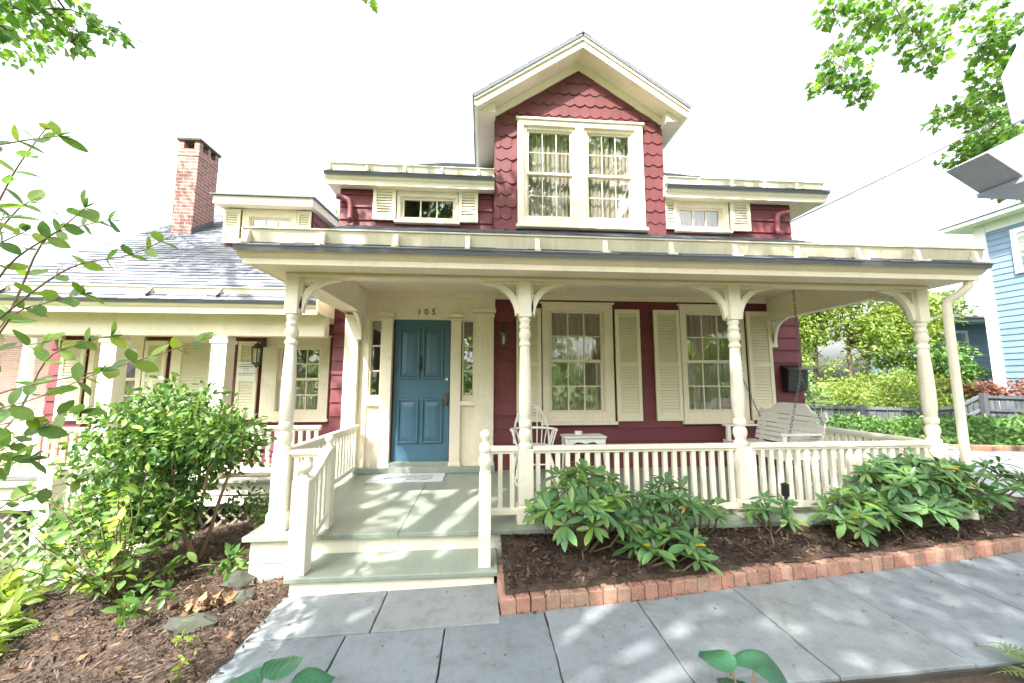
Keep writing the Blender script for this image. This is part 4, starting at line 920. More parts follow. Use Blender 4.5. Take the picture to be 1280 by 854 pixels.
for y in (sy0, sy1 - .07):
    m2 = MB(); m2.box(3.56, 4.10, y - .005, y + .075, .91, .935); m2.build('armrest', M['enamel'], t, bevel=.006)
    m2 = MB(); m2.box(3.60, 3.655, y + .01, y + .05, .66, .909); m2.build('arm_post', M['enamel'], t)
def chain(parent, p0, p1):
    p0, p1 = Vector(p0), Vector(p1); n = max(4, int((p1 - p0).length/.042)); m2 = MB(); d = (p1 - p0)/n; s = d.normalized().orthogonal().normalized(); q = d.normalized().cross(s)
    for i in range(n):
        c = p0 + d*(i + .5); e = s if i % 2 else q; L = d.length*.72; pts = []
        for k in range(9):
            a = 2*math.pi*k/8; pts.append(c + d.normalized()*math.cos(a)*L + e*math.sin(a)*.011)
        m2.tube(pts, .0036, 5, caps=False)
    m2.build('chain', M['chain'], parent)
for y in (sy0 + .02, sy1 - .04):
    top = (3.90, y, 2.872); mid = (3.90, y, 1.62); chain(t, top, mid); chain(t, mid, (3.63, y, .69)); chain(t, mid, (sback(1.0) + .03, y, 1.0))
# ---- Windsor rocker
t = thing('rocking_chair', (.66, 5.05, .30), 'white bow-back rocking chair between the turned post and the window', 'chair')
ccx, ccy, a0 = .665, 5.0, 0.
m2 = MB(); m2.prism([(ccx + .24*math.cos(a), ccy + .21*math.sin(a), .70) for a in np.linspace(0, 2*math.pi, 22)[:-1]], (0, 0, .035)); m2.build('seat', M['enamel'], t, bevel=.006)
bow = [(ccx + .24*math.cos(a), ccy + .19 + .10*max(0, math.sin(a)), .73 + .52*math.sin(a)**.8 if 0 < a < math.pi else .73) for a in np.linspace(.0001, math.pi - .0001, 25)]
m2 = MB(); m2.tube(bow, .014, 8); m2.build('back_bow', M['enamel'], t, smooth=60)
for k in range(7):
    u = (k + 1)/8; a = math.pi*(1 - u); x = ccx + .24*math.cos(a); zt_ = .73 + .52*math.sin(a)**.8
    m2 = MB(); m2.tube([(ccx + (x - ccx)*.75, ccy + .17, .73), (x, ccy + .19 + .10*math.sin(a), zt_)], .0075, 6); m2.build('spindle', M['enamel'], t)
arm = [(ccx + .30*math.cos(a), ccy - .03 + .24*math.sin(a), .94) for a in np.linspace(-.35, math.pi + .35, 17)]
m2 = MB(); m2.tube(arm, .017, 8); m2.build('arm_bow', M['enamel'], t, smooth=60)
for s in (-1, 1):
    for yy in (-.10, .02, .12):
        m2 = MB(); m2.tube([(ccx + s*.22, ccy + yy, .73), (ccx + s*.285, ccy + yy*1.1, .935)], .010, 6); m2.build('arm_support', M['enamel'], t)
    for f in (-1, 1):
        m2 = MB(); m2.tube([(ccx + s*.17, ccy + f*.14, .70), (ccx + s*.215, ccy + f*.19, .53), (ccx + s*.245, ccy + f*.22, .365)], [.017, .022, .014], 8); m2.build('leg', M['enamel'], t, smooth=60)
    rk = [(ccx + s*.245, ccy - .02 + u, .338 - .028 + .16*u*u) for u in np.linspace(-.42, .42, 11)]
    m2 = MB(); m2.tube(rk, .016, 8); m2.build('rocker', M['enamel'], t, smooth=60)
m2 = MB(); m2.tube([(ccx - .215, ccy - .19, .53), (ccx + .215, ccy - .19, .53)], .010, 6); m2.build('stretcher', M['enamel'], t)
# ---- side table + dish
t = thing('side_table', (1.36, 5.08, .30), 'small white side table with scalloped apron under the porch window', 'table')
m2 = MB(); m2.box(1.06, 1.63, 4.93, 5.23, .825, .85); m2.build('table_top', M['enamel'], t, bevel=.008)
ap = [(1.12, 4.96, .824), (1.58, 4.96, .824), (1.58, 4.96, .74), (1.52, 4.96, .745), (1.46, 4.96, .775), (1.40, 4.96, .765), (1.35, 4.96, .75), (1.30, 4.96, .765), (1.24, 4.96, .775), (1.18, 4.96, .745), (1.12, 4.96, .74)]
m2 = MB(); m2.prism(ap, (0, .02, 0)); m2.build('apron', M['enamel'], t); m2 = MB(); m2.prism(ap, (0, .02, 0)); m2.v = [(x, y + .22, z) for x, y, z in m2.v]; m2.build('apron', M['enamel'], t)
for x in (1.10, 1.60):
    for y in (4.965, 5.195):
        m2 = MB(); m2.tube([(x, y, .823), (x + (1.35 - x)*.02, y, .70), (x - (1.35 - x)*.04, y, .42), (x - (1.35-x)*.10, y, .302)], [.024, .022, .015, .017], 8); m2.build('leg', M['enamel'], t, smooth=60)
m2 = MB(); m2.lathe(1.28, 5.06, [(.035, .852), (.05, .86), (.055, .90), (.05, .902), (.045, .868), (.03, .862)], 18)
tag(m2.build('dish', M['enamel'], None, smooth=50), 'small white dish on the side table', 'dish')
# ---- overhead service wire
m2 = MB(); A = Vector((4.98, 5.56, 4.16)); B = Vector((16.5, 5.0, 10.6)); m2.tube([A.lerp(B, u) - Vector((0, 0, 1.1*u*(1-u))) for u in np.linspace(0, 1, 30)], .011, 6)
wire = tag(m2.build('service_wire', M['chain'], None, smooth=60), 'thin overhead wire rising from the upper corner of the burgundy house', 'wire')
# ---- path light
t = thing('path_light', (2.76, 3.36, .2), 'short black path light among the rhododendrons by the railing', 'lamp')
m2 = MB(); m2.tube([(2.76, 3.36, .12), (2.76, 3.36, .52)], .012, 8); m2.build('stake', M['black'], t); m2 = MB(); m2.lathe(2.76, 3.36, [(.02, .52), (.032, .53), (.032, .62), (.036, .63), (.01, .645)], 14); m2.build('lamp_head', M['black'], t, smooth=40)

# ---- rocks in the left bed
def rock(x, y, s, label, seed):
    r = np.random.default_rng(seed); m2 = MB(); n, m_ = 14, 8; V = []
    for j in range(m_ + 1):
        th = math.pi*j/m_
        for i in range(n):
            ph = 2*math.pi*i/n; d = Vector((math.sin(th)*math.cos(ph), math.sin(th)*math.sin(ph), math.cos(th)))
            k = 1 + .22*math.sin(3*d.x*2 + seed) * math.cos(4*d.y + seed) + .12*math.sin(9*d.z + 5*d.x) + r.normal(0, .035)
            V.append((x + d.x*s[0]*k, y + d.y*s[1]*k, gzf(x, y) + s[2]*.25 + d.z*s[2]*k))
    m2.add(V, [(j*n + i, j*n + (i+1) % n, (j+1)*n + (i+1) % n, (j+1)*n + i) for j in range(m_) for i in range(n)])
    return tag(m2.build('rock', M['rock'], None, smooth=35), label, 'rock')
rock(-1.92, 2.86, (.17, .075, .06), 'flat grey lichened rock lying on the mulch', 3); rock(-1.75, 3.12, (.07, .06, .05), 'small pale rock between the camellia and the path', 5)
rock(-1.95, 3.42, (.12, .09, .08), 'rounded grey rock under the camellia', 8); rock(5.62, 3.92, (.30, .20, .13), 'broad brown rock at the end of the mulch bed', 11)

# ================================================================== NEIGHBOURS
# ---- blue clapboard house
bh = thing('blue_house', (19, 8, .3), 'light blue clapboard house with white trim beyond the fence', 'house')
BX = 17.; BY1 = 11.3
mb = MB(); mb.box(BX, BX + 7, 1.5, BY1, .2, 6.9); bw = mb.build('wall', M['blue_siding'], bh); z = .5
while z < 6.85:
    m2 = MB(); m2.prism([(BX, 2.0, z - .01), (BX - .025, 2.0, z - .01), (BX - .006, 2.0, z + .2), (BX, 2.0, z + .2)], (0, BY1 - 2.25, 0)); m2.build('clapboard', M['blue_siding'], bw); z += .2
m2 = MB(); m2.box(BX - .045, BX + .3, BY1 - .25, BY1 + .04, .2, 6.9); m2.build('corner_board', M['blue_trim'], bh)
m2 = MB(); m2.box(BX - .55, BX + 7.5, 1.0, BY1 + .6, 6.9, 7.02); m2.box(BX - .04, BX - .003, 1.5, BY1 - .26, 6.6, 6.899); m2.build('eave', M['blue_trim'], bh)
m2 = MB(); m2.add([(BX - .6, 1, 7.03), (BX - .6, BY1 + .65, 7.03), (BX + 3.5, BY1 - 3, 8.6), (BX + 3.5, 4, 8.6), (BX + 7.6, BY1 + .65, 7.03), (BX + 7.6, 1, 7.03)], [(0,1,2,3), (1,4,2), (4,5,3,2), (5,0,3)]); m2.build('roof', M['shingle'], bh)
for (ya, yb, za, zb) in ((9.0, 10.45, 5.0, 6.45), (8.9, 10.2, 2.05, 3.55), (5.5, 6.9, 5.0, 6.45)):
    m2 = MB()
    for (a, b, c, d) in ((ya, ya + .14, za, zb), (yb - .14, yb, za, zb), (ya + .14, yb - .14, zb - .16, zb), (ya + .14, yb - .14, za, za + .14), (ya + .14, yb - .14, (za + zb)/2 - .03, (za + zb)/2 + .03)): m2.box(BX - .07, BX - .003, a, b, c, d)
    w = m2.build('window', M['blue_trim'], bh); m3 = MB(); m3.box(BX - .035, BX - .028, ya + .14, yb - .14, za + .14, (za+zb)/2 - .03); m3.build('pane', M['glass'], w)
    m3 = MB(); m3.box(BX - .05, BX - .043, ya + .14, yb - .14, (za+zb)/2 + .03, zb - .16); m3.build('pane', M['glass'], w)
    m3 = MB(); m3.box(BX - .027, BX - .026, ya + .14, yb - .14, (za+zb)/2 - .2, zb - .16); m3.build('blind', M['enamel'], w)
# rear ell
mb = MB(); mb.box(18., 25, 14.2, 16.2, .3, 4.0); we = mb.build('rear_wall', M['blue_siding'], bh); z = .6
while z < 3.9:
    m2 = MB(); m2.prism([(18., 14.2, z - .01), (18., 14.175, z - .01), (18., 14.194, z + .2), (18., 14.2, z + .2)], (7., 0, 0)); m2.build('clapboard', M['blue_siding'], we); z += .2
m2 = MB(); m2.box(17.9, 18.2, 14.12, 14.35, .3, 4.0); m2.build('corner_board', M['blue_trim'], bh)
m2 = MB(); m2.box(17.5, 25.4, 13.7, 16.7, 4.0, 4.15); m2.build('rear_eave', M['blue_trim'], bh); m2 = MB(); m2.add([(17.45, 13.6, 4.16), (25.5, 13.6, 4.16), (24, 15.2, 5.0), (19, 15.2, 5.0), (17.45, 16.8, 4.16), (25.5, 16.8, 4.16)], [(0,1,2,3), (0,3,4), (3,2,5,4), (1,5,2)]); m2.build('rear_roof', M['shingle'], bh)
m2 = MB(); frame(m2, 19., 20.2, 2.1, 3.7, .12, 14.1, 14.17); w = m2.build('window', M['blue_trim'], bh); m3 = MB(); m3.box(19.12, 20.08, 14.14, 14.15, 2.22, 3.58); m3.build('pane', M['glass'], w)
# ---- white building whose cornice return reaches into the frame at the upper right
wb = thing('white_building', (10.5, 2.5, .2), 'shade-tinted white boxed eave of a neighbouring building under the maple leaves', 'building')
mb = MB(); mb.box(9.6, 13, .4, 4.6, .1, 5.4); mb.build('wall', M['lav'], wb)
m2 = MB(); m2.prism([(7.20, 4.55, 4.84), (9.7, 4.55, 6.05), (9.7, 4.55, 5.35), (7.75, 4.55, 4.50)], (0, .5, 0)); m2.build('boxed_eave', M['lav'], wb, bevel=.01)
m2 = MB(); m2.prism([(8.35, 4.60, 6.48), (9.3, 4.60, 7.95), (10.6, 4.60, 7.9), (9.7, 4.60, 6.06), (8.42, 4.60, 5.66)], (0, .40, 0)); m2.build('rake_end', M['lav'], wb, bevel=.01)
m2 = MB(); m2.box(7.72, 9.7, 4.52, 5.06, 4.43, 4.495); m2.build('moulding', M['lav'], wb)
# ---- old brick house on the left
lb = thing('brick_house', (-17, 17, -.5), 'old pink brick house with white columns beyond the wing porch', 'house')
mb = MB(); mb.box(-25, -12.5, 15, 22, -.8, 4.2); mb.build('wall', M['farbrick'], lb)
m2 = MB(); m2.box(-25.4, -12.1, 12.6, 22.4, 4.2, 4.45); m2.build('eave', M['blue_trim'], lb)
m2 = MB(); m2.add([(-25.5, 12.5, 4.46), (-12, 12.5, 4.46), (-14, 17.5, 6.6), (-23, 17.5, 6.6), (-25.5, 22.5, 4.46), (-12, 22.5, 4.46)], [(0,1,2,3), (0,3,4), (3,2,5,4), (1,5,2)]); m2.build('roof', M['shingle'], lb)
for x in (-21, -18.2, -16.4, -14.45, -12.9):
    m2 = MB(); m2.lathe(x, 13.1, [(.2, -.8), (.2, -.6), (.15, -.55), (.13, 3.9), (.2, 4.0), (.2, 4.2)], 14); m2.build('column', M['blue_trim'], lb, smooth=40)
m2 = MB(); m2.box(-25, -12.3, 12.7, 15, -.8, -.2); m2.build('porch_floor', M['blue_trim'], lb)
for x in (-21.5, -19.3, -13.4):
    m2 = MB(); frame(m2, x - .5, x + .5, .6, 2.8, .1, 14.93, 14.999); w = m2.build('window', M['blue_trim'], lb); m3 = MB(); m3.box(x - .4, x + .4, 14.96, 14.97, .7, 2.7); m3.build('pane', M['glass'], w)
# ---- weathered board fence
fence = thing('board_fence', (12.5, 10, .4), 'low weathered grey board fence behind the ivy', 'fence')
fp = [(7.6, 10.75, .90), (9.2, 10.5, .90), (10.8, 10.25, .86), (12.4, 9.95, .84), (13.4, 9.85, .88), (14.1, 9.8, 1.20), (16.9, 9.7, 1.10)]
for (xa, ya, za), (xb, yb, zb) in zip(fp[:-1], fp[1:]):
    n = int(math.hypot(xb - xa, yb - ya)/.15); a = math.atan2(yb - ya, xb - xa)
    for i in range(n):
        u = (i + .5)/n; x = xa + (xb-xa)*u; y = ya + (yb-ya)*u; z = za + (zb-za)*u + random.uniform(-.018, .012); g = gzf(x, y) - .05
        m2 = MB(); m2.box(-.066, .066, -.01, .01, 0, z - g); m2.build('board', M['wood_old'], fence, m=Matrix.Translation((x, y + random.uniform(-.004, .004), g)) @ Matrix.Rotation(a + random.gauss(0, .02), 4, 'Z') @ Matrix.Rotation(random.gauss(0, .012), 4, 'Y'))
    for dz in (-.05, -.42):
        m2 = MB(); m2.beam((xa, ya - .032, za + dz), (xb, yb - .032, zb + dz), .04, .075); m2.build('rail', M['wood_old'], fence)
for (x, y, z) in fp[1:]:
    m2 = MB(); g = gzf(x, y) - .1; m2.box(x - .06, x + .06, y - .17, y - .055, g, z + .05); m2.build('post', M['wood_old'], fence)

# ================================================================== VEGETATION
def norm(a): return a / (np.linalg.norm(a, axis=-1, keepdims=True) + 1e-9)
OVAL = (np.array([(0,0,0),(.32,.21,.05),(.34,0,0),(.32,-.21,.05),(.72,.17,.03),(.74,0,-.02),(.72,-.17,.03),(1,0,-.09)], float), np.array([(0,2,1),(0,3,2),(1,2,5),(1,5,4),(2,3,6),(2,6,5),(4,5,7),(5,6,7)]))
QUAD = (np.array([(0,0,0),(.5,.28,.07),(1,0,-.05),(.5,-.28,.07)], float), np.array([(0,2,1),(0,3,2)]))
_mp = [(0,0),(.12,.30),(.02,.46),(.34,.34),(.42,.52),(.60,.26),(1,0),(.60,-.26),(.42,-.52),(.34,-.34),(.02,-.46),(.12,-.30)]
MAPLE = (np.array([(x, y, .10*abs(y) - .06*x*x) for x, y in _mp] + [(.3, 0, 0)], float), np.array([(i, (i+1) % 12, 12) for i in range(12)])[:, ::-1])
CHIP = (np.array([(0,-.10,0),(0,.10,.0),(.5,.13,.10),(.5,-.11,.09),(1,.07,.02),(1,-.08,.03)], float), np.array([(0,3,2),(0,2,1),(3,5,4),(3,4,2)]))
def leaf_mesh(name, P, D, N, S, tmpl, mat):
    tv, tf = tmpl; P, D, N = map(np.asarray, (P, D, N)); D = norm(D); Z = norm(N - D * (N*D).sum(-1, keepdims=True)); Yv = np.cross(Z, D)
    S = np.broadcast_to(np.asarray(S, float), (len(P),))
    V = P[:, None, :] + S[:, None, None] * (tv[None, :, 0:1]*D[:, None, :] + tv[None, :, 1:2]*Yv[:, None, :] + tv[None, :, 2:3]*Z[:, None, :])
    k = len(tv); F = (tf[None] + (np.arange(len(P))*k)[:, None, None]).reshape(-1, 3)
    me = bpy.data.meshes.new(name); V = V.reshape(-1, 3); me.vertices.add(len(V)); me.vertices.foreach_set('co', V.ravel().astype(np.float32))
    me.loops.add(F.size); me.loops.foreach_set('vertex_index', F.ravel().astype(np.int32)); me.polygons.add(len(F))
    me.polygons.foreach_set('loop_start', np.arange(0, F.size, 3, dtype=np.int32)); me.update(calc_edges=True); me.materials.append(mat)
    return me
def rdir(n): return norm(rng.normal(size=(n, 3)))
def clump_pts(clumps, n):
    """clumps: (center, radii); leaves lie mostly towards each clump's skin"""
    C = np.array([c for c, r in clumps], float); Rr = np.array([r if hasattr(r, '__len__') else (r, r, r*.75) for c, r in clumps], float)
    w = (Rr.prod(1))**(2/3); i = rng.choice(len(C), n, p=w/w.sum()); d = rdir(n); u = rng.random(n)**(1/2.6)
    return C[i] + d*Rr[i]*u[:, None], d
def foliage(name, parent, P, out, size, tmpl, mat, up=.7, jit=.45, kind='stuff', droop=0.):
    n = len(P); D = norm(out + rng.normal(size=(n, 3))*.8 + np.array([0, 0, -droop])); N = norm(rng.normal(size=(n, 3))*.75 + np.array([0, 0, up]) + out*.25)
    S = size*(1 + jit*(rng.random(n) - .5)*2)
    o = link(bpy.data.objects.new(name, leaf_mesh(name, P, D, N, S, tmpl, mat)), parent)
    if kind: o['kind'] = kind
    return o
def limb(mb, p0, p1, r0, r1, bend=.15, n=7, sides=7):
    p0, p1 = Vector(p0), Vector(p1); L = (p1 - p0).length; s = Vector(rng.normal(size=3)); pts = []
    for i in range(n):
        t = i/(n-1); pts.append(p0.lerp(p1, t) + s*bend*L*.3*math.sin(math.pi*t) + Vector((0, 0, bend*L*.5*math.sin(math.pi*t))) + Vector(rng.normal(size=3))*L*.012*(0 < i < n-1))
    mb.tube(pts, [r0 + (r1 - r0)*(i/(n-1))**.8 for i in range(n)], sides)
def tree(name, base, fork, r0, clumps, nleaf, size, mat, label, tmpl=OVAL, bark='bark', group=None, cat='tree', nl=26, trunk_pts=None, droop=.3):
    t = thing(name, base, label, cat, group); mb = MB(); b = Vector(base); f = Vector(fork)
    pts = [b.lerp(f, u) + Vector((math.sin(u*4 + b.x)*.06, math.cos(u*3 + b.y)*.06, 0))*(f - b).length*.3 for u in np.linspace(0, 1, 7)]; pts[0] = b - Vector((0, 0, .15))
    mb.tube(pts, [r0*(1.35 if u == 0 else 1 - .35*u) for u in np.linspace(0, 1, 7)], 10)
    cl = sorted(clumps, key=lambda c: -np.prod(c[1]) if hasattr(c[1], '__len__') else -c[1])[:nl]
    for c, r in cl: 
        limb(mb, b.lerp(f, random.uniform(.75, 1)) if (f-b).length > .5 else f, c, r0*.42, r0*.05)
    mb.build('trunk', M[bark], t, smooth=60)
    P, d = clump_pts(clumps, nleaf); foliage('crown', t, P, d, size, tmpl, M[mat], droop=droop)
    return t
def blob_clumps(c, rad, n, r, seed=0, flat=.75, shell=.55):
    g = np.random.default_rng(seed); out = []
    for i in range(n):
        d = g.normal(size=3); d /= np.linalg.norm(d); u = g.random()**(shell)
        k = g.uniform(.65, 1.25)*r; out.append((tuple(np.array(c) + d*np.array(rad)*u), (k, k, k*flat)))
    return out
# ---- two big maples behind the viewpoint; their boughs reach over the house
def arm(pts, r): return [(p, (q, q, q*.7)) for p, q in zip(pts, r)]
clA = blob_clumps((-1.9, -.9, 9.0), (3.9, 4.3, 2.3), 56, .92, 3)
TL = [((-6.6, 5.0, 6.45), (.40, .35, .25)), ((-6.1, 5.0, 6.5), (.45, .35, .22)), ((-5.65, 5.0, 6.4), (.40, .35, .28)), ((-5.5, 5.0, 6.1), (.25, .25, .16)), ((-5.05, 5.05, 6.3), (.22, .25, .14)), ((-6.3, 4.9, 6.15), (.25, .25, .10)), ((-5.9, 4.9, 7.0), (.6, .5, .3)), ((-6.9, 4.5, 7.4), (.8, .7, .4)), ((-1.75, 5.0, 7.16), (.22, .2, .12)), ((-2.2, 4.4, 7.6), (.5, .5, .3)), ((-6.0, 3.6, 7.6), (.9, .8, .5)), ((-7.9, 5.6, 8.3), (.9, .8, .5)), ((-9.4, 7.2, 8.4), (.9, .9, .6))]
def twigs(mb, cl, n=7):
    for c, r in cl:
        c = np.array(c); 
        for k in range(n):
            d = rdir(1)[0]*np.array(r)*.95; limb(mb, c - d*.3, c + d, .006, .0025, .12, 5, 4)
tA = tree('maple_tree', (-3.9, -2.6, 0), (-3.3, -2.2, 6.2), .30, clA, 13000, .135, 'maple', 'large maple standing left of the path with boughs over the wing roof', MAPLE, nl=40)
mb = MB(); limb(mb, (-3.4, -2.2, 6.0), (-6.0, 3.6, 7.7), .12, .05, .1); limb(mb, (-6.0, 3.6, 7.7), (-5.6, 4.95, 6.5), .04, .012, .15); limb(mb, (-6.0, 3.6, 7.7), (-9.2, 7.0, 8.4), .04, .015, .15); limb(mb, (-5.6, 4.95, 6.5), (-5.0, 5.05, 6.25), .010, .004, .1); limb(mb, (-5.6, 4.95, 6.5), (-6.6, 5.0, 6.45), .012, .004, .1); limb(mb, (-3.4, -2.2, 6.0), (-1.75, 5.0, 7.2), .10, .008, .2); twigs(mb, TL); mb.build('bough', M['bark'], tA, smooth=60)
P, d = clump_pts(TL, 2000); foliage('bough_leaves', tA, P, d, .115, MAPLE, M['maple'], droop=.4)
clB = blob_clumps((3.0, -1.6, 9.3), (3.9, 4.2, 2.3), 56, .95, 9)
TR = [((6.12, 5.5, 6.95), (.42, .35, .42)), ((5.85, 5.5, 6.7), (.25, .25, .2)), ((6.4, 5.5, 6.55), (.25, .2, .25)), ((6.1, 5.5, 8.05), (.30, .3, .22)), ((6.75, 5.5, 8.0), (.40, .35, .3)), ((7.4, 5.5, 7.9), (.45, .4, .35)), ((7.75, 5.5, 7.45), (.33, .3, .35)), ((7.9, 5.5, 7.15), (.16, .2, .22)), ((8.6, 5.5, 8.35), (.35, .3, .14)),
      ((9.3, 5.6, 7.95), (.42, .4, .5)), ((9.5, 5.7, 7.2), (.5, .4, .45)), ((9.5, 6.6, 7.05), (.34, .3, .22)), ((10.1, 6.6, 7.25), (.45, .4, .33)), ((10.75, 6.6, 7.5), (.45, .4, .4)), ((10.7, 6.6, 6.9), (.45, .4, .35)), ((9.75, 6.6, 6.2), (.35, .3, .18)), ((10.25, 6.6, 6.4), (.4, .3, .25)), ((10.9, 6.6, 6.5), (.45, .4, .35)), ((10.9, 6.6, 5.6), (.35, .3, .3)), ((12.4, 7.4, 7.0), (.9, .8, .9))]
tB = tree('maple_tree', (4.6, -3.2, 0), (4.2, -2.8, 6.4), .28, clB, 10800, .135, 'maple', 'large maple standing right of the path with sprays hanging over the porch corner', MAPLE, nl=36)
mb = MB(); limb(mb, (4.3, -2.8, 6.2), (8.0, 3.0, 9.3), .13, .05, .12); limb(mb, (8.0, 3.0, 9.3), (7.2, 5.5, 8.3), .04, .014, .1); limb(mb, (7.2, 5.5, 8.3), (6.75, 5.5, 7.75), .012, .006, .05); limb(mb, (6.75, 5.5, 7.75), (6.1, 5.5, 6.8), .006, .003, .05); limb(mb, (7.2, 5.5, 8.3), (7.85, 5.5, 7.2), .010, .004, .1); limb(mb, (8.0, 3.0, 9.3), (11.2, 6.6, 7.6), .04, .02, .1); limb(mb, (11.2, 6.6, 7.6), (9.5, 6.6, 7.0), .018, .005, .1); limb(mb, (11.2, 6.6, 7.6), (9.9, 6.6, 6.2), .018, .005, .1); twigs(mb, TR); mb.build('bough', M['bark'], tB, smooth=60)
P, d = clump_pts(TR, 2700); foliage('bough_leaves', tB, P, d, .115, MAPLE, M['maple'], droop=.4)
# ---- street trees behind the viewpoint (they show in the window glass)
street = ('opposite the wing porch', 'opposite the front door', 'opposite the corner post', 'set back between two others left of the door', 'at the far end past the drive', 'at the far end past the brick house', 'set back behind the one facing the door')
for i, (x, y, h) in enumerate(((-9.5, -11, 9), (.5, -14, 10), (9.5, -11.5, 9), (-4.5, -17, 11), (16, -15, 9), (-17, -14, 9), (5.5, -17, 9))):
    tree('street_tree', (x, y, 0), (x, y, h*.4), .28, blob_clumps((x, y, h*.52), (3.4, 2.4, h*.46), 40, 1.3, 20 + i), 2700, .36, 'bright', 'round street tree across the road, ' + street[i], OVAL, group='trees across the street', nl=10)

# unseen hedge, added so the panes reflect leaves instead of open lawn
hg = thing('hedge', (0, -7.5, 0), 'unseen green hedge across the road, added for the window reflections', 'hedge'); n = 9000
P = np.stack([rng.uniform(-15, 15, n), -7.5 + rng.normal(0, .35, n), 2.1*rng.random(n)**.8], -1); P[:, 2] += .15*np.sin(P[:, 0]*1.7)
foliage('leaves', hg, P, norm(rng.normal(size=P.shape) + [0, .6, .3]), .22, OVAL, M['ivy'])
mb = MB()
for x in np.arange(-14.5, 15, 1.0): mb.tube([(x, -7.5, -.1), (x + rng.normal()*.1, -7.5, .9), (x + rng.normal()*.2, -7.4, 1.8)], [.04, .025, .01], 6)
mb.build('stems', M['bark'], hg, kind='stuff')
# ---- trees and shrubs to the right, behind the fence
bgt = [('slender_tree', (12.3, 13.2), 2.9, .085, (12.2, 13.2, 4.2), (2.0, 1.4, 2.5), 54, .6, 'slender grey-trunked tree with loose yellow-green leaves behind the fence'),
       ('slender_tree', (13.4, 12.9), 2.6, .075, (15.3, 12.7, 3.9), (2.5, .8, 2.2), 60, .6, 'slender leaning tree nearest the blue rear wing'),
       ('shade_tree', (11.0, 15.5), 3.2, .13, (12.0, 16.2, 4.9), (3.6, 1.7, 3.0), 60, .8, 'round bright-leaved tree close behind the burgundy house corner'),
       ('shade_tree', (15.5, 19.5), 3.5, .14, (15.5, 19.5, 5.6), (2.4, 1.8, 1.8), 34, .8, 'pale green tree standing behind the blue rear wing'),
       ('shade_tree', (18.5, 24.), 3.5, .16, (18.5, 24., 5.0), (5.0, 2., 3.8), 60, 1.1, 'broad pale tree filling the gap beyond the slender trees')]
for nm, (x, y), fk, r, c, rad, n, cr, lab in bgt:
    g = gzf(x, y); tree(nm, (x, y, g), (x + .25, y + .1, g + fk), r, blob_clumps(c, rad, n, cr, int(x*10)), 11000, .14, 'bright', lab, OVAL, nl=16)
for i, (x, y, h, lab) in enumerate(((24, 38, 15, 'tall hazy tree rising beyond the porch roof'), (-9.5, 27, 13.2, 'treetop showing beyond the roof between the two dormers'), (31, 36, 13, 'tall hazy tree beyond the blue house'))):
    tree('tall_tree', (x, y, 0), (x, y, h*.45), .35, blob_clumps((x, y, h*.68), (4.2, 3, h*.30), 40, 1.5, 60 + i), 5200, .34, 'bright', lab, OVAL, nl=12)
shr = [((10.4, 11.9), (1.0, .8, .75), 'dkgreen', .10, 'dense mid-green shrub behind the fence beside the house corner'), ((11.9, 11.4), (.9, .7, .55), 'bright', .09, 'yellow-green shrub under the slender trees'), ((13.3, 11.5), (.9, .7, .6), 'bright', .09, 'yellow-green shrub in front of the blue rear wing'),
       ((14.7, 11.2), (.85, .7, .55), 'bright', .09, 'lime shrub at the kink of the fence'), ((9.0, 12.6), (.9, .8, .8), 'ivy', .10, 'leafy green shrub nearest the burgundy house'), ((15.9, 12.1), (1.6, .7, .8), 'ivy', .17, 'broad-leaved shrub against the blue house wall')]
for (x, y), rad, mt, sz, lab in shr:
    g = gzf(x, y); top = 1.35 if mt == 'ivy' and sz > .12 else .62
    tree('shrub', (x, y, g), (x, y, g + .25), .035, blob_clumps((x, y, g + top), rad, 16, .42, int(x*7)), 2300, sz, mt, lab, OVAL, cat='shrub', bark='stem', nl=10, droop=0)
g = gzf(16.0, 11.0); tree('red_maple', (15.9, 10.9, g), (15.9, 10.9, g + .45), .05, blob_clumps((15.9, 10.9, g + .75), (1.2, .7, .32), 18, .36, 5, flat=.5), 2600, .085, 'redmaple', 'low red-leaved maple between the fence and the blue house', MAPLE, cat='tree', nl=12, droop=.8)
# ---- ivy bed and its brick kerb
n = 6500; X = rng.uniform(7.6, 16.5, n); Yv = rng.uniform(6.6, 9.9, n); lim = np.interp(X, [7.6, 8.9, 12, 16.5], [8.4, 6.95, 6.6, 6.5]); k = Yv > lim; X, Yv = X[k], Yv[k]; lim = lim[k]
H = .10 + .22*np.clip((Yv - lim)/.5, 0, 1)*(.6 + .4*np.sin(X*2.1)*np.sin(Yv*2.7)); Z = gz(X, Yv) + H*rng.random(len(X))**.5
P = np.stack([X, Yv, Z], -1); me = leaf_mesh('ivy', P, norm(rng.normal(size=P.shape) + [0, -.6, -.2]), norm(rng.normal(size=P.shape)*.5 + [0, -.25, 1]), rng.uniform(.09, .17, len(P)), OVAL, M['ivy'])
ivy = link(bpy.data.objects.new('ivy', me)); ivy['kind'] = 'stuff'; tag(ivy, 'knee-high ivy covering the ground before the fence', 'ivy')
kerb = thing('brick_kerb', (9, 6.8, .2), 'row of bricks edging the ivy beside the pale drive', 'edging'); bk = brick_mesh(.20, .12, .09)
pl = [(7.55, 8.3), (8.05, 7.4), (8.9, 6.82), (10.2, 6.62), (12.4, 6.5)]; acc = 0
for (xa, ya), (xb, yb) in zip(pl[:-1], pl[1:]):
    L = math.hypot(xb-xa, yb-ya)
    for i in range(int(L/.208)):
        u = (i + .5)*.208/L; x, y = xa + (xb-xa)*u, ya + (yb-ya)*u; inst('brick', bk, kerb, Matrix.Translation((x, y, gzf(x, y) - .04)) @ Matrix.Rotation(math.atan2(yb-ya, xb-xa) + random.gauss(0, .04), 4, 'Z'))

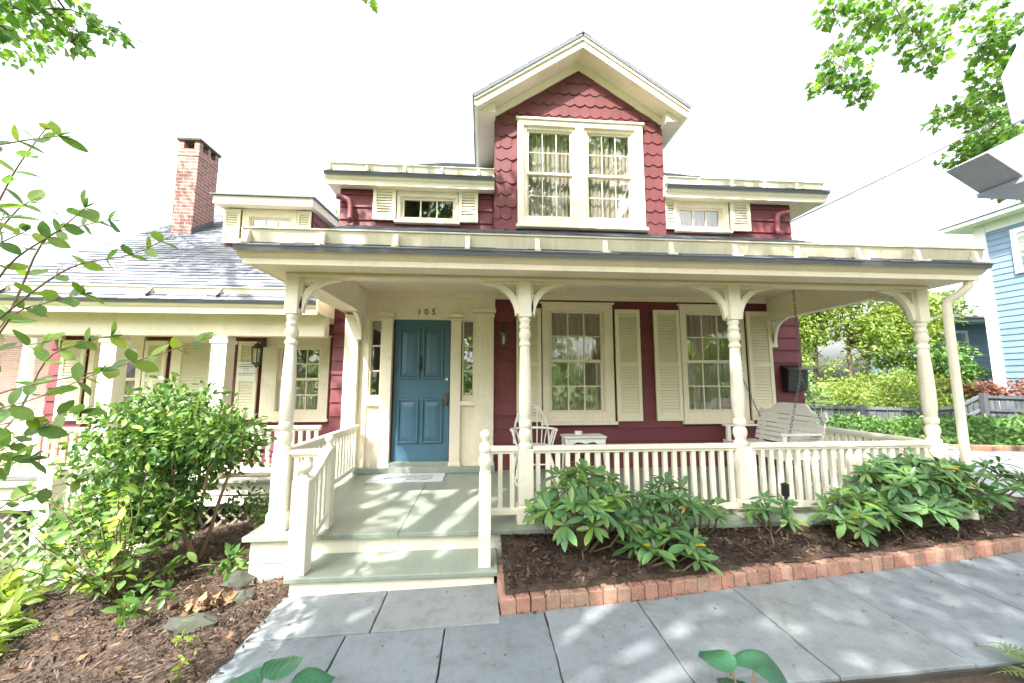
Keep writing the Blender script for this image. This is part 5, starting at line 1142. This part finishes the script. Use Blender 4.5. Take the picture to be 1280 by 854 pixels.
# ---- leaf objects
def leafobj_mesh(name, prof, L, mat, droop=.25, fold=.12, n=6, cup=0., wave=0.):
    m2 = MB(); V = []
    for i in range(n + 1):
        t = i/n; w = np.interp(t, [p[0] for p in prof], [p[1] for p in prof]); z = -droop*t*t + cup*math.sin(math.pi*t)*.0
        for s in (-1, -.5, 0, .5, 1): V.append((t*L, s*w*L, (z + fold*abs(s)*w*2 + cup*(abs(s)*w)**2*4 + wave*math.sin(t*14 + s*2)*w)*L))
    m2.add(V, [(i*5 + j, (i+1)*5 + j, (i+1)*5 + j + 1, i*5 + j + 1) for i in range(n) for j in range(4)]); return m2.mesh(name, M[mat], smooth=180)
def frame_m(pos, d, nrm, s=1.):
    d = Vector(d).normalized(); z = Vector(nrm); z = (z - d*z.dot(d)).normalized(); y = z.cross(d)
    return Matrix(((d.x*s, y.x*s, z.x*s, pos[0]), (d.y*s, y.y*s, z.y*s, pos[1]), (d.z*s, y.z*s, z.z*s, pos[2]), (0, 0, 0, 1)))
RP = [(0, .03), (.12, .07), (.4, .15), (.65, .16), (.85, .10), (1, .0)]
rh = [leafobj_mesh('leaf', RP, 1., 'rhodo', dr, .10) for dr in (.06, .16, .30)]; rhy = [leafobj_mesh('leaf', RP, 1., 'rhodoy', dr, .10) for dr in (.05, .2)]; yl = leafobj_mesh('leaf', RP, 1., 'yellowleaf', .2, .12)
def rosette(parent, c, axis, nl, L, young=.0, mess=.12):
    axis = Vector(axis).normalized(); u = axis.orthogonal().normalized(); w = axis.cross(u); ph = random.random()*6
    for k in range(nl):
        a = ph + 2*math.pi*k/nl*1.0 + random.gauss(0, .18); inner = (k % 3 == 0); el = random.uniform(.5, .95) if inner else random.uniform(-.25, .45)
        d = (u*math.cos(a) + w*math.sin(a))*math.cos(el) + axis*math.sin(el) + Vector((0, 0, -.05)); nr = axis*math.cos(el) - (u*math.cos(a) + w*math.sin(a))*math.sin(el)
        y = random.random(); mesh = random.choice(rhy) if y < young + (.25*young if inner else 0) else random.choice(rh)
        if random.random() < .009: mesh = yl
        inst('leaf', mesh, parent, frame_m(Vector(c) + d*.012, d, nr + Vector(rng.normal(size=3))*mess, L*random.uniform(.55, 1.15)*(.75 if inner else 1)))
def rhododendron(base, heads, L, label, young=.15, nl=12, skirt=0):
    z = float(bedz(base[0], base[1])); b = Vector((base[0], base[1], z - .03)); t = thing('rhododendron', b, label, 'shrub', None)
    mb = MB()
    for (x, y, zz) in heads:
        tip = Vector((x, y, zz)); mid = b.lerp(tip, .5) + Vector((rng.normal()*.03, rng.normal()*.03, -.04)); mb.tube([b + Vector((rng.normal()*.02, rng.normal()*.02, 0)), mid, tip], [.011, .008, .005], 6)
    mb.build('stems', M['stem'], t, smooth=60, kind='stuff')
    cen = Vector(np.mean(heads, 0)); cen.z -= .25
    for h in heads:
        ax = (Vector(h) - cen).normalized()*.75 + Vector((0, -.25, .65)); rosette(t, h, ax, nl + random.randint(-1, 2), L*1.1, young)
    return t
def heads(c, r, n, seed, zmin=.0, sep=.10):
    g = np.random.default_rng(seed); out = []; tries = 0
    while len(out) < n and tries < 4000:
        tries += 1; d = g.normal(size=3); d /= np.linalg.norm(d); d[2] = abs(d[2])*1. - .25; d[1] = d[1] - .15
        p = np.array(c) + d*np.array(r)*g.uniform(.72, 1.05)
        if p[2] < zmin or p[1] > 3.44: continue
        if all(np.linalg.norm(p - q) > sep for q in out): out.append(p)
    return [tuple(p) for p in out]
rhododendron((.82, 3.16), heads((.80, 3.14, .56), (.42, .28, .40), 38, 2, .24, .10), .145, 'tallest rhododendron beside the entrance steps, before the second post', .30)
rhododendron((1.22, 2.93), heads((1.40, 2.93, .32), (.26, .16, .18), 11, 4, .22, .10), .155, 'low rhododendron spreading towards the brick edging', .10)
rhododendron((1.5, 3.22), heads((1.55, 3.22, .52), (.27, .18, .27), 17, 6, .3, .10), .135, 'rhododendron before the middle of the porch railing', .05)
rhododendron((1.95, 3.35), heads((1.95, 3.27, .44), (.16, .13, .16), 5, 8, .3, .11), .13, 'small rhododendron just left of the third porch post', .08)
rhododendron((2.62, 3.32), heads((2.55, 3.28, .42), (.22, .12, .17), 8, 10, .28, .10), .12, 'small rhododendron beside the black path light', .15)
rhododendron((3.15, 3.22), heads((3.15, 3.15, .42), (.30, .20, .25), 18, 12, .24, .10), .14, 'yellowish rhododendron low before the right railing bay', .32)
rhododendron((3.85, 3.34), heads((3.90, 3.28, .58), (.58, .26, .42), 46, 14, .26, .105), .145, 'widest dark rhododendron before the corner post', .05)
rhododendron((4.75, 3.62), heads((4.80, 3.42, .60), (.42, .24, .28), 15, 16, .35, .13), .14, 'leggy rhododendron beside the downspout and the drive', .08)
# ---- camellia in the left bed
cb = Vector((-2.86, 4.12, gzf(-2.86, 4.12))); t = thing('camellia', cb, 'dense dark glossy camellia before the wing porch', 'shrub'); mb = MB()
ccl = blob_clumps((-3.10, 4.12, .98), (.74, .54, .46), 44, .28, 31) + blob_clumps((-3.45, 4.0, .36), (.52, .40, .42), 26, .26, 32) + blob_clumps((-3.05, 3.9, .35), (.32, .25, .34), 16, .22, 34) + blob_clumps((-2.62, 4.1, .95), (.3, .3, .35), 8, .22, 33)
for q, (tx, ty) in enumerate(((-2.6, 4.0), (-2.9, 4.2), (-3.2, 4.1), (-2.45, 4.15), (-3.0, 3.9), (-3.4, 4.2))): limb(mb, cb + Vector(((q - 2.5)*.05, rng.normal()*.04, -.08)), (tx, ty, 1.0), .024, .009, .05, 8)
for c, r in ccl[::2]: limb(mb, (cb.x + (c[0]-cb.x)*.6, cb.y + (c[1]-cb.y)*.6, .55 + (c[2] - .55)*.4), c, .008, .003, .05, 5, 5)
mb.build('stems', M['twig'], t, smooth=60); P, d = clump_pts(ccl, 10500); foliage('leaves', t, P, d, .074, OVAL, M['dkgreen'], up=.9, droop=.2)
# small shrub by the lattice
g0 = gzf(-2.45, 4.5); tree('small_shrub', (-2.42, 4.45, g0), (-2.42, 4.45, g0 + .12), .012, blob_clumps((-2.42, 4.45, g0 + .33), (.32, .25, .24), 10, .14, 41), 620, .05, 'dkgreen', 'small sparse shrub between the camellia and the porch skirt', OVAL, cat='shrub', bark='twig', nl=10, droop=0)
# ---- lime shrub in front of the camellia
LP = [(0, .02), (.15, .14), (.4, .24), (.65, .21), (.85, .11), (1, 0)]
lm = [leafobj_mesh('leaf', LP, 1., 'lime', dr, .08) for dr in (.1, .3)]; lg = [leafobj_mesh('leaf', LP, 1., 'privet', dr, .08) for dr in (.1, .3)]
b = Vector((-2.98, 3.52, gzf(-2.98, 3.52))); t = thing('hydrangea', b, 'lime-leaved shrub with broad pointed leaves before the camellia', 'shrub')
for s in range(52):
    tip = b + Vector((rng.normal()*.34 - .10, rng.normal()*.20, rng.uniform(.18, .98))); mb = MB(); limb(mb, b, tip, .007, .003, .1, 6, 5); mb.build('stem', M['stem'], t, smooth=60)
    for k in range(8):
        u = .35 + .65*k/7; p = b.lerp(tip, u) + Vector((0, 0, .03)); a = s*1.3 + k*1.57 + random.gauss(0, .3); d = Vector((math.cos(a), math.sin(a) - .15, random.uniform(-.75, .35)))
        inst('leaf', random.choice(lm if random.random() < .18 + .35*(tip.z - .2) else lg), t, frame_m(p, d, Vector((0, -.2, 1)) + Vector(rng.normal(size=3))*.55, random.uniform(.06, .125)))
# ---- ferny low plants near the left edge
def fern(base, n, L, label, seed):
    g = np.random.default_rng(seed); t = thing('fern', base, label, 'fern')
    for k in range(n):
        a = 2*math.pi*k/n + g.normal()*.2; h = g.uniform(.5, 1.0); ax = Vector((math.cos(a), math.sin(a), 0)); P = []; D = []; N = []; S = []; pts = []
        for i in range(15):
            u = i/14; p = Vector(base) + ax*L*u*(1.05 - .2*h) + Vector((0, 0, L*(h*1.25*u - 1.1*u*u*h))); pts.append(p)
            if i > 1:
                for s in (-1, 1): P.append(p); D.append(ax.cross(Vector((0, 0, 1)))*s + ax*.55); N.append((0, 0, 1)); S.append(L*.27*math.sin(math.pi*min(1, u*.9 + .12))*(1 - u*.45))
        mb = MB(); mb.tube(pts, [.003*(1 - i/16) + .0007 for i in range(15)], 5); fr = mb.build('frond', M['stem'], t)
        tm = (np.array([(0,0,0),(.3,.12,.01),(.3,-.12,.01),(.7,.09,0),(.7,-.09,0),(1,0,-.04)], float), np.array([(0,2,1),(1,2,4),(1,4,3),(3,4,5)]))
        o = link(bpy.data.objects.new('leaflets', leaf_mesh('leaflets', np.array(P), np.array([list(x) for x in D]), np.array(N, float), np.array(S), tm, M['fern'])), fr); o['kind'] = 'stuff'
fern((2.78, 1.76, gzf(2.78, 1.76)), 9, .30, 'bright green fern beside the flagstone path', 1)
fern((-3.45, 3.15, gzf(-3.45, 3.15)), 9, .30, 'low pale fern on the mulch left of the camellia', 2)
for i, (x, y, w, lab) in enumerate(((-3.75, 3.25, .34, 'pale leafy ground plant left of the lime shrub'), (-4.1, 3.6, .32, 'pale leafy plant at the end of the side path'), (-3.35, 2.85, .22, 'small pale plant on the sunny mulch'))):
    g = gzf(x, y); tree('ground_plant', (x, y, g), (x, y, g + .05), .005, blob_clumps((x, y, g + .13), (w, w*.7, .10), 12, .10, 90 + i), 260 if w > .3 else 120, .10, 'bright', lab, OVAL, cat='plant', bark='stem', nl=8, droop=0)
# ---- hostas in the near bed
HP = [(0, .06), (.06, .28), (.22, .44), (.48, .48), (.72, .40), (.90, .20), (1, .0)]
def ribbed_leaf(droop, cup, ph):
    m2 = MB(); V = []; n, k = 16, 25
    for i in range(n + 1):
        t_ = i/n; w = np.interp(t_, [p[0] for p in HP], [p[1] for p in HP])
        for j in range(k):
            q = -1 + 2*j/(k-1); V.append((t_ + .05*(1 - abs(q))*t_, q*w, -droop*t_*t_ + cup*(abs(q)*w)**2*3 + .011*math.cos(q*8*math.pi)*math.sin(math.pi*min(1, t_*1.02)) - .02*math.exp(-(q/.06)**2) + .03*w*math.sin(t_*9 + ph + q*3)))
    m2.add(V, [(i*k + j, (i+1)*k + j, (i+1)*k + j + 1, i*k + j + 1) for i in range(n) for j in range(k-1)]); return m2.mesh('leaf', M['hosta'], smooth=180)
hm = [ribbed_leaf(.28, .12, 0), ribbed_leaf(.42, -.55, 1)]
def hosta(base, label, spec):
    t = thing('hosta', base, label, 'plant')
    for a, r, h, L, mi in spec:
        p = Vector(base) + Vector((math.cos(a)*r, math.sin(a)*r, h)); mb = MB(); mb.tube([Vector(base), Vector(base).lerp(p, .5) + Vector((0, 0, .04)), p], [.008, .006, .005], 6); mb.build('stalk', M['stem'], t, smooth=60)
        d = Vector((math.cos(a), math.sin(a), .15)); inst('leaf', hm[mi], t, frame_m(p, d, (0, 0, 1) if mi == 0 else (-.2, -.35, 1), L))
hosta((1.10, 1.60, gzf(1.1, 1.6)), 'blue-green hosta with a cupped round leaf right of centre in the near bed', [(.75, .07, .29, .25, 1), (1.9, .08, .27, .16, 0), (2.7, .12, .15, .17, 0), (.1, .10, .14, .17, 0), (-.8, .1, .15, .18, 0), (-2.0, .1, .16, .18, 0), (3.6, .1, .12, .18, 0), (1.35, .12, .13, .14, 0)])
hosta((-.92, 1.82, gzf(-.92, 1.82) + .03), 'green hosta at the near edge of the path before the steps', [(1.6, .09, .20, .18, 0), (2.5, .10, .18, .18, 0), (.6, .10, .17, .18, 0), (-.4, .1, .12, .17, 0), (-1.5, .1, .12, .17, 0), (3.4, .12, .11, .16, 0), (.2, .14, .10, .14, 0)])
# ---- tall shrub at the left edge, its shoots crossing the view
PV = [(0, .03), (.15, .20), (.45, .30), (.7, .25), (.9, .12), (1, .0)]
pv = [leafobj_mesh('leaf', PV, 1., 'privet', dr, .06) for dr in (.05, .25)]; pvl = leafobj_mesh('leaf', PV, 1., 'lime', .1, .06)
b = Vector((-2.35, 1.55, gzf(-2.35, 1.55))); t = thing('euonymus', b, 'tall open shrub with long arching shoots of paired oval leaves', 'shrub')
shoots = [[(-2.3, 1.55, .9), (-2.12, 1.6, 1.75), (-1.96, 1.6, 2.26), (-1.90, 1.6, 2.44), (-1.82, 1.6, 2.60)],
          [(-2.3, 1.55, .9), (-2.1, 1.65, 1.65), (-1.95, 1.65, 2.02), (-1.78, 1.65, 2.18), (-1.68, 1.65, 2.29)],
          [(-2.3, 1.55, .8), (-2.1, 1.6, 1.55), (-1.90, 1.62, 1.82), (-1.68, 1.62, 2.02), (-1.46, 1.62, 2.08), (-1.33, 1.62, 2.15)],
          [(-2.3, 1.55, .7), (-2.1, 1.55, 1.30), (-1.87, 1.58, 1.50), (-1.49, 1.58, 1.60), (-1.30, 1.58, 1.66), (-1.11, 1.58, 1.73)],
          [(-2.3, 1.55, .7), (-2.1, 1.5, 1.28), (-1.89, 1.5, 1.42), (-1.66, 1.52, 1.49), (-1.42, 1.52, 1.60)],
          [(-2.3, 1.55, .5), (-2.15, 1.5, 1.1), (-1.92, 1.48, 1.27), (-1.74, 1.46, 1.33), (-1.62, 1.46, 1.30)],
          [(-2.3, 1.55, .5), (-2.15, 1.6, 1.0), (-1.98, 1.6, 1.22), (-1.82, 1.6, 1.30), (-1.70, 1.6, 1.38)],
          [(-2.3, 1.55, .9), (-2.2, 1.6, 1.7), (-2.02, 1.62, 2.05), (-1.86, 1.62, 2.17)],
          [(-2.35, 1.55, .9), (-2.2, 1.7, 1.9), (-2.02, 1.7, 2.26), (-1.94, 1.7, 2.34)],
          [(-2.35, 1.5, .4), (-2.1, 1.5, .85), (-1.9, 1.5, 1.05), (-1.78, 1.5, 1.16)], [(-2.35, 1.5, .3), (-2.1, 1.5, .62), (-1.92, 1.5, .80), (-1.80, 1.5, .90)]]
for k in range(9):
    z_ = 1.0 + .17*k + rng.normal()*.05; e_ = rng.uniform(.0, .22) + (.12 if k in (2, 3) else 0); y_ = rng.uniform(1.45, 1.9)
    shoots.append([(-2.3, 1.55, z_*.55), (-2.15, y_, z_*.8), (-2.0, y_, z_), (-1.93 + e_*.5, y_, z_ + .08), (-1.86 + e_, y_, z_ + .12)])
for si, s in enumerate(shoots):
    pts = [b] + [Vector(p) for p in s]; mb = MB(); fine = []
    for i in range(len(pts) - 1):
        p0 = pts[max(0, i-1)]; p1 = pts[i]; p2 = pts[i+1]; p3 = pts[min(len(pts)-1, i+2)]
        for u in np.linspace(0, 1, 6)[:-1]: fine.append(.5*((2*p1) + (p2-p0)*u + (2*p0 - 5*p1 + 4*p2 - p3)*u*u + (3*p1 - p0 - 3*p2 + p3)*u**3))
    fine.append(pts[-1]); n = len(fine); mb.tube(fine, [.0062 - .0048*i/n for i in range(n)], 6); mb.build('shoot', M['twig'], t, smooth=60)
    start = int(n*.45); odd = 0
    for i in range(start, n, 2):
        tg = (fine[min(n-1, i+1)] - fine[max(0, i-1)]).normalized(); a = tg.orthogonal().normalized(); q = tg.cross(a); ph = (odd % 2)*1.57 + si; odd += 1
        for s_ in (-1, 1):
            o_ = (a*math.cos(ph) + q*math.sin(ph))*s_; d = o_ + tg*.5 + Vector((0, 0, random.uniform(-.1, .25)))
            inst('leaf', pvl if random.random() < .16 else random.choice(pv), t, frame_m(fine[i], d, Vector((0, -.2, 1)) + Vector(rng.normal(size=3))*.55, random.uniform(.05, .088)))
    for s_ in (-1, 0, 1): inst('leaf', pv[0], t, frame_m(fine[-1], (fine[-1] - fine[-3]).normalized() + Vector((rng.normal()*.3, rng.normal()*.3, .1 + s_*.3)), (0, -.6, 1), .05))
# big blurred lower leaves of the same shrub
for (x, y, z, L) in ((-1.80, 1.4, 1.28, .12), (-1.74, 1.4, 1.20, .13), (-1.86, 1.42, 1.36, .12), (-1.70, 1.45, 1.10, .12), (-1.92, 1.4, 1.10, .13), (-1.66, 1.42, 1.34, .10)):
    inst('leaf', pv[1], t, frame_m((x, y, z), (rng.normal()*.5 + .3, rng.normal()*.3, -.4), (.1, -.7, .6), L))

# ---- mulch chips, dry leaves, seedlings
def chips(name, X, Y, Z, size, mat, tmpl, label, cat, flat=.35):
    n = len(X); P = np.stack([X, Y, Z], -1); D = rng.normal(size=(n, 3)); D[:, 2] *= flat
    o = link(bpy.data.objects.new(name, leaf_mesh(name, P, D, norm(rng.normal(size=(n, 3))*flat + [0, 0, 1]), size*rng.uniform(.4, 1.3, n), tmpl, mat))); o['kind'] = 'stuff'; tag(o, label, cat); return o
n = 24000; X = rng.uniform(.18, 6.0, n); Y = rng.uniform(2.75, 4.2, n); ey = np.interp(X, [p[0] for p in EDGE], [p[1] for p in EDGE]); k = (Y > ey + .1) & (Y < np.where(X < 4.7, 3.43, 4.1 - np.clip(X - 5.2, 0, 9)*.8)); X, Y = X[k], Y[k]
chips('mulch', X, Y, bedz(X, Y) + .004 + .010*rng.random(len(X)), .045, M['chip'], CHIP, 'shredded bark mulch in the bed before the porch', 'mulch')
n = 30000; X = rng.uniform(-6.2, -1.42, n); Y = rng.uniform(1.5, 5.2, n); k = ~((X < -4.1) & (Y > 3.9) & (Y < 4.45)) & ~((X > -1.95) & (Y > 3.4)); X, Y = X[k], Y[k]
chips('mulch', X, Y, gz(X, Y) + .0 + .016*rng.random(len(X)), .042, M['chip'], CHIP, 'bark mulch strewn over the sloping bed left of the steps', 'mulch')
X = rng.uniform(-4.2, -1.5, 130); Y = rng.uniform(2.0, 4.6, 130); chips('leaf_litter', X, Y, gz(X, Y) + .02, .06, M['dryleaf'], MAPLE, 'scattered dry brown leaves on the left mulch bed', 'leaves', .5)
X = rng.normal(-2.02, .08, 110); Y = rng.normal(3.12, .05, 110); chips('dry_leaf_pile', X, Y, gz(X, Y) + .015 + .04*rng.random(110), .065, M['dryleaf'], MAPLE, 'small heap of rust-brown dry leaves beside the flat rock', 'leaves', .9)
X = rng.uniform(.3, 5, 90); Y = rng.uniform(2.85, 3.4, 90); chips('leaf_litter', X, Y, bedz(X, Y) + .014, .05, M['dryleaf'], OVAL, 'scattered dry leaves on the mulch before the porch', 'leaves', .5)
for i, (x, y, lab) in enumerate(((-1.78, 2.62, 'small green seedling near the flat rock'), (-1.62, 2.34, 'pale seedling at the path edge'), (-2.35, 3.0, 'leafy sprig below the camellia stems'), (-2.15, 3.55, 'glossy sprig at the foot of the camellia'))):
    g = gzf(x, y); big = i > 1; tree('seedling', (x, y, g), (x, y, g + .06), .004, blob_clumps((x, y, g + (.14 if big else .06)), (.14, .10, .10) if big else (.05, .05, .03), 5, .05 if big else .03, 80 + i), 46 if big else 16, .085 if big else .045, 'ivy' if big else 'bright', lab, OVAL, cat='plant', bark='stem', nl=5, droop=0)
X = rng.uniform(-1.3, 5.2, 120); Y = rng.uniform(1.95, 3.0, 120); k = (Y < np.interp(X, [-1.3, .1, .13, 5.2], [3.0, 3.0, 2.62, 3.0])); X, Y = X[k], Y[k]
chips('path_litter', X, Y, gz(X, Y) + .011, .026, M['dryleaf'], QUAD, 'crumbs of dry leaf and bark on the flagstones', 'leaves', .25)
n = 700; X = rng.uniform(.2, 5.6, n); ey = np.interp(X, [p[0] for p in EDGE], [p[1] for p in EDGE]); Y = ey + rng.uniform(-.03, .11, n); top = Y > ey + .0
chips('spilled_mulch', X, Y, gz(X, Y) + np.where(top, .097, .010), .026, M['chip'], CHIP, 'bark crumbs spilled over the brick edging', 'mulch', .25)
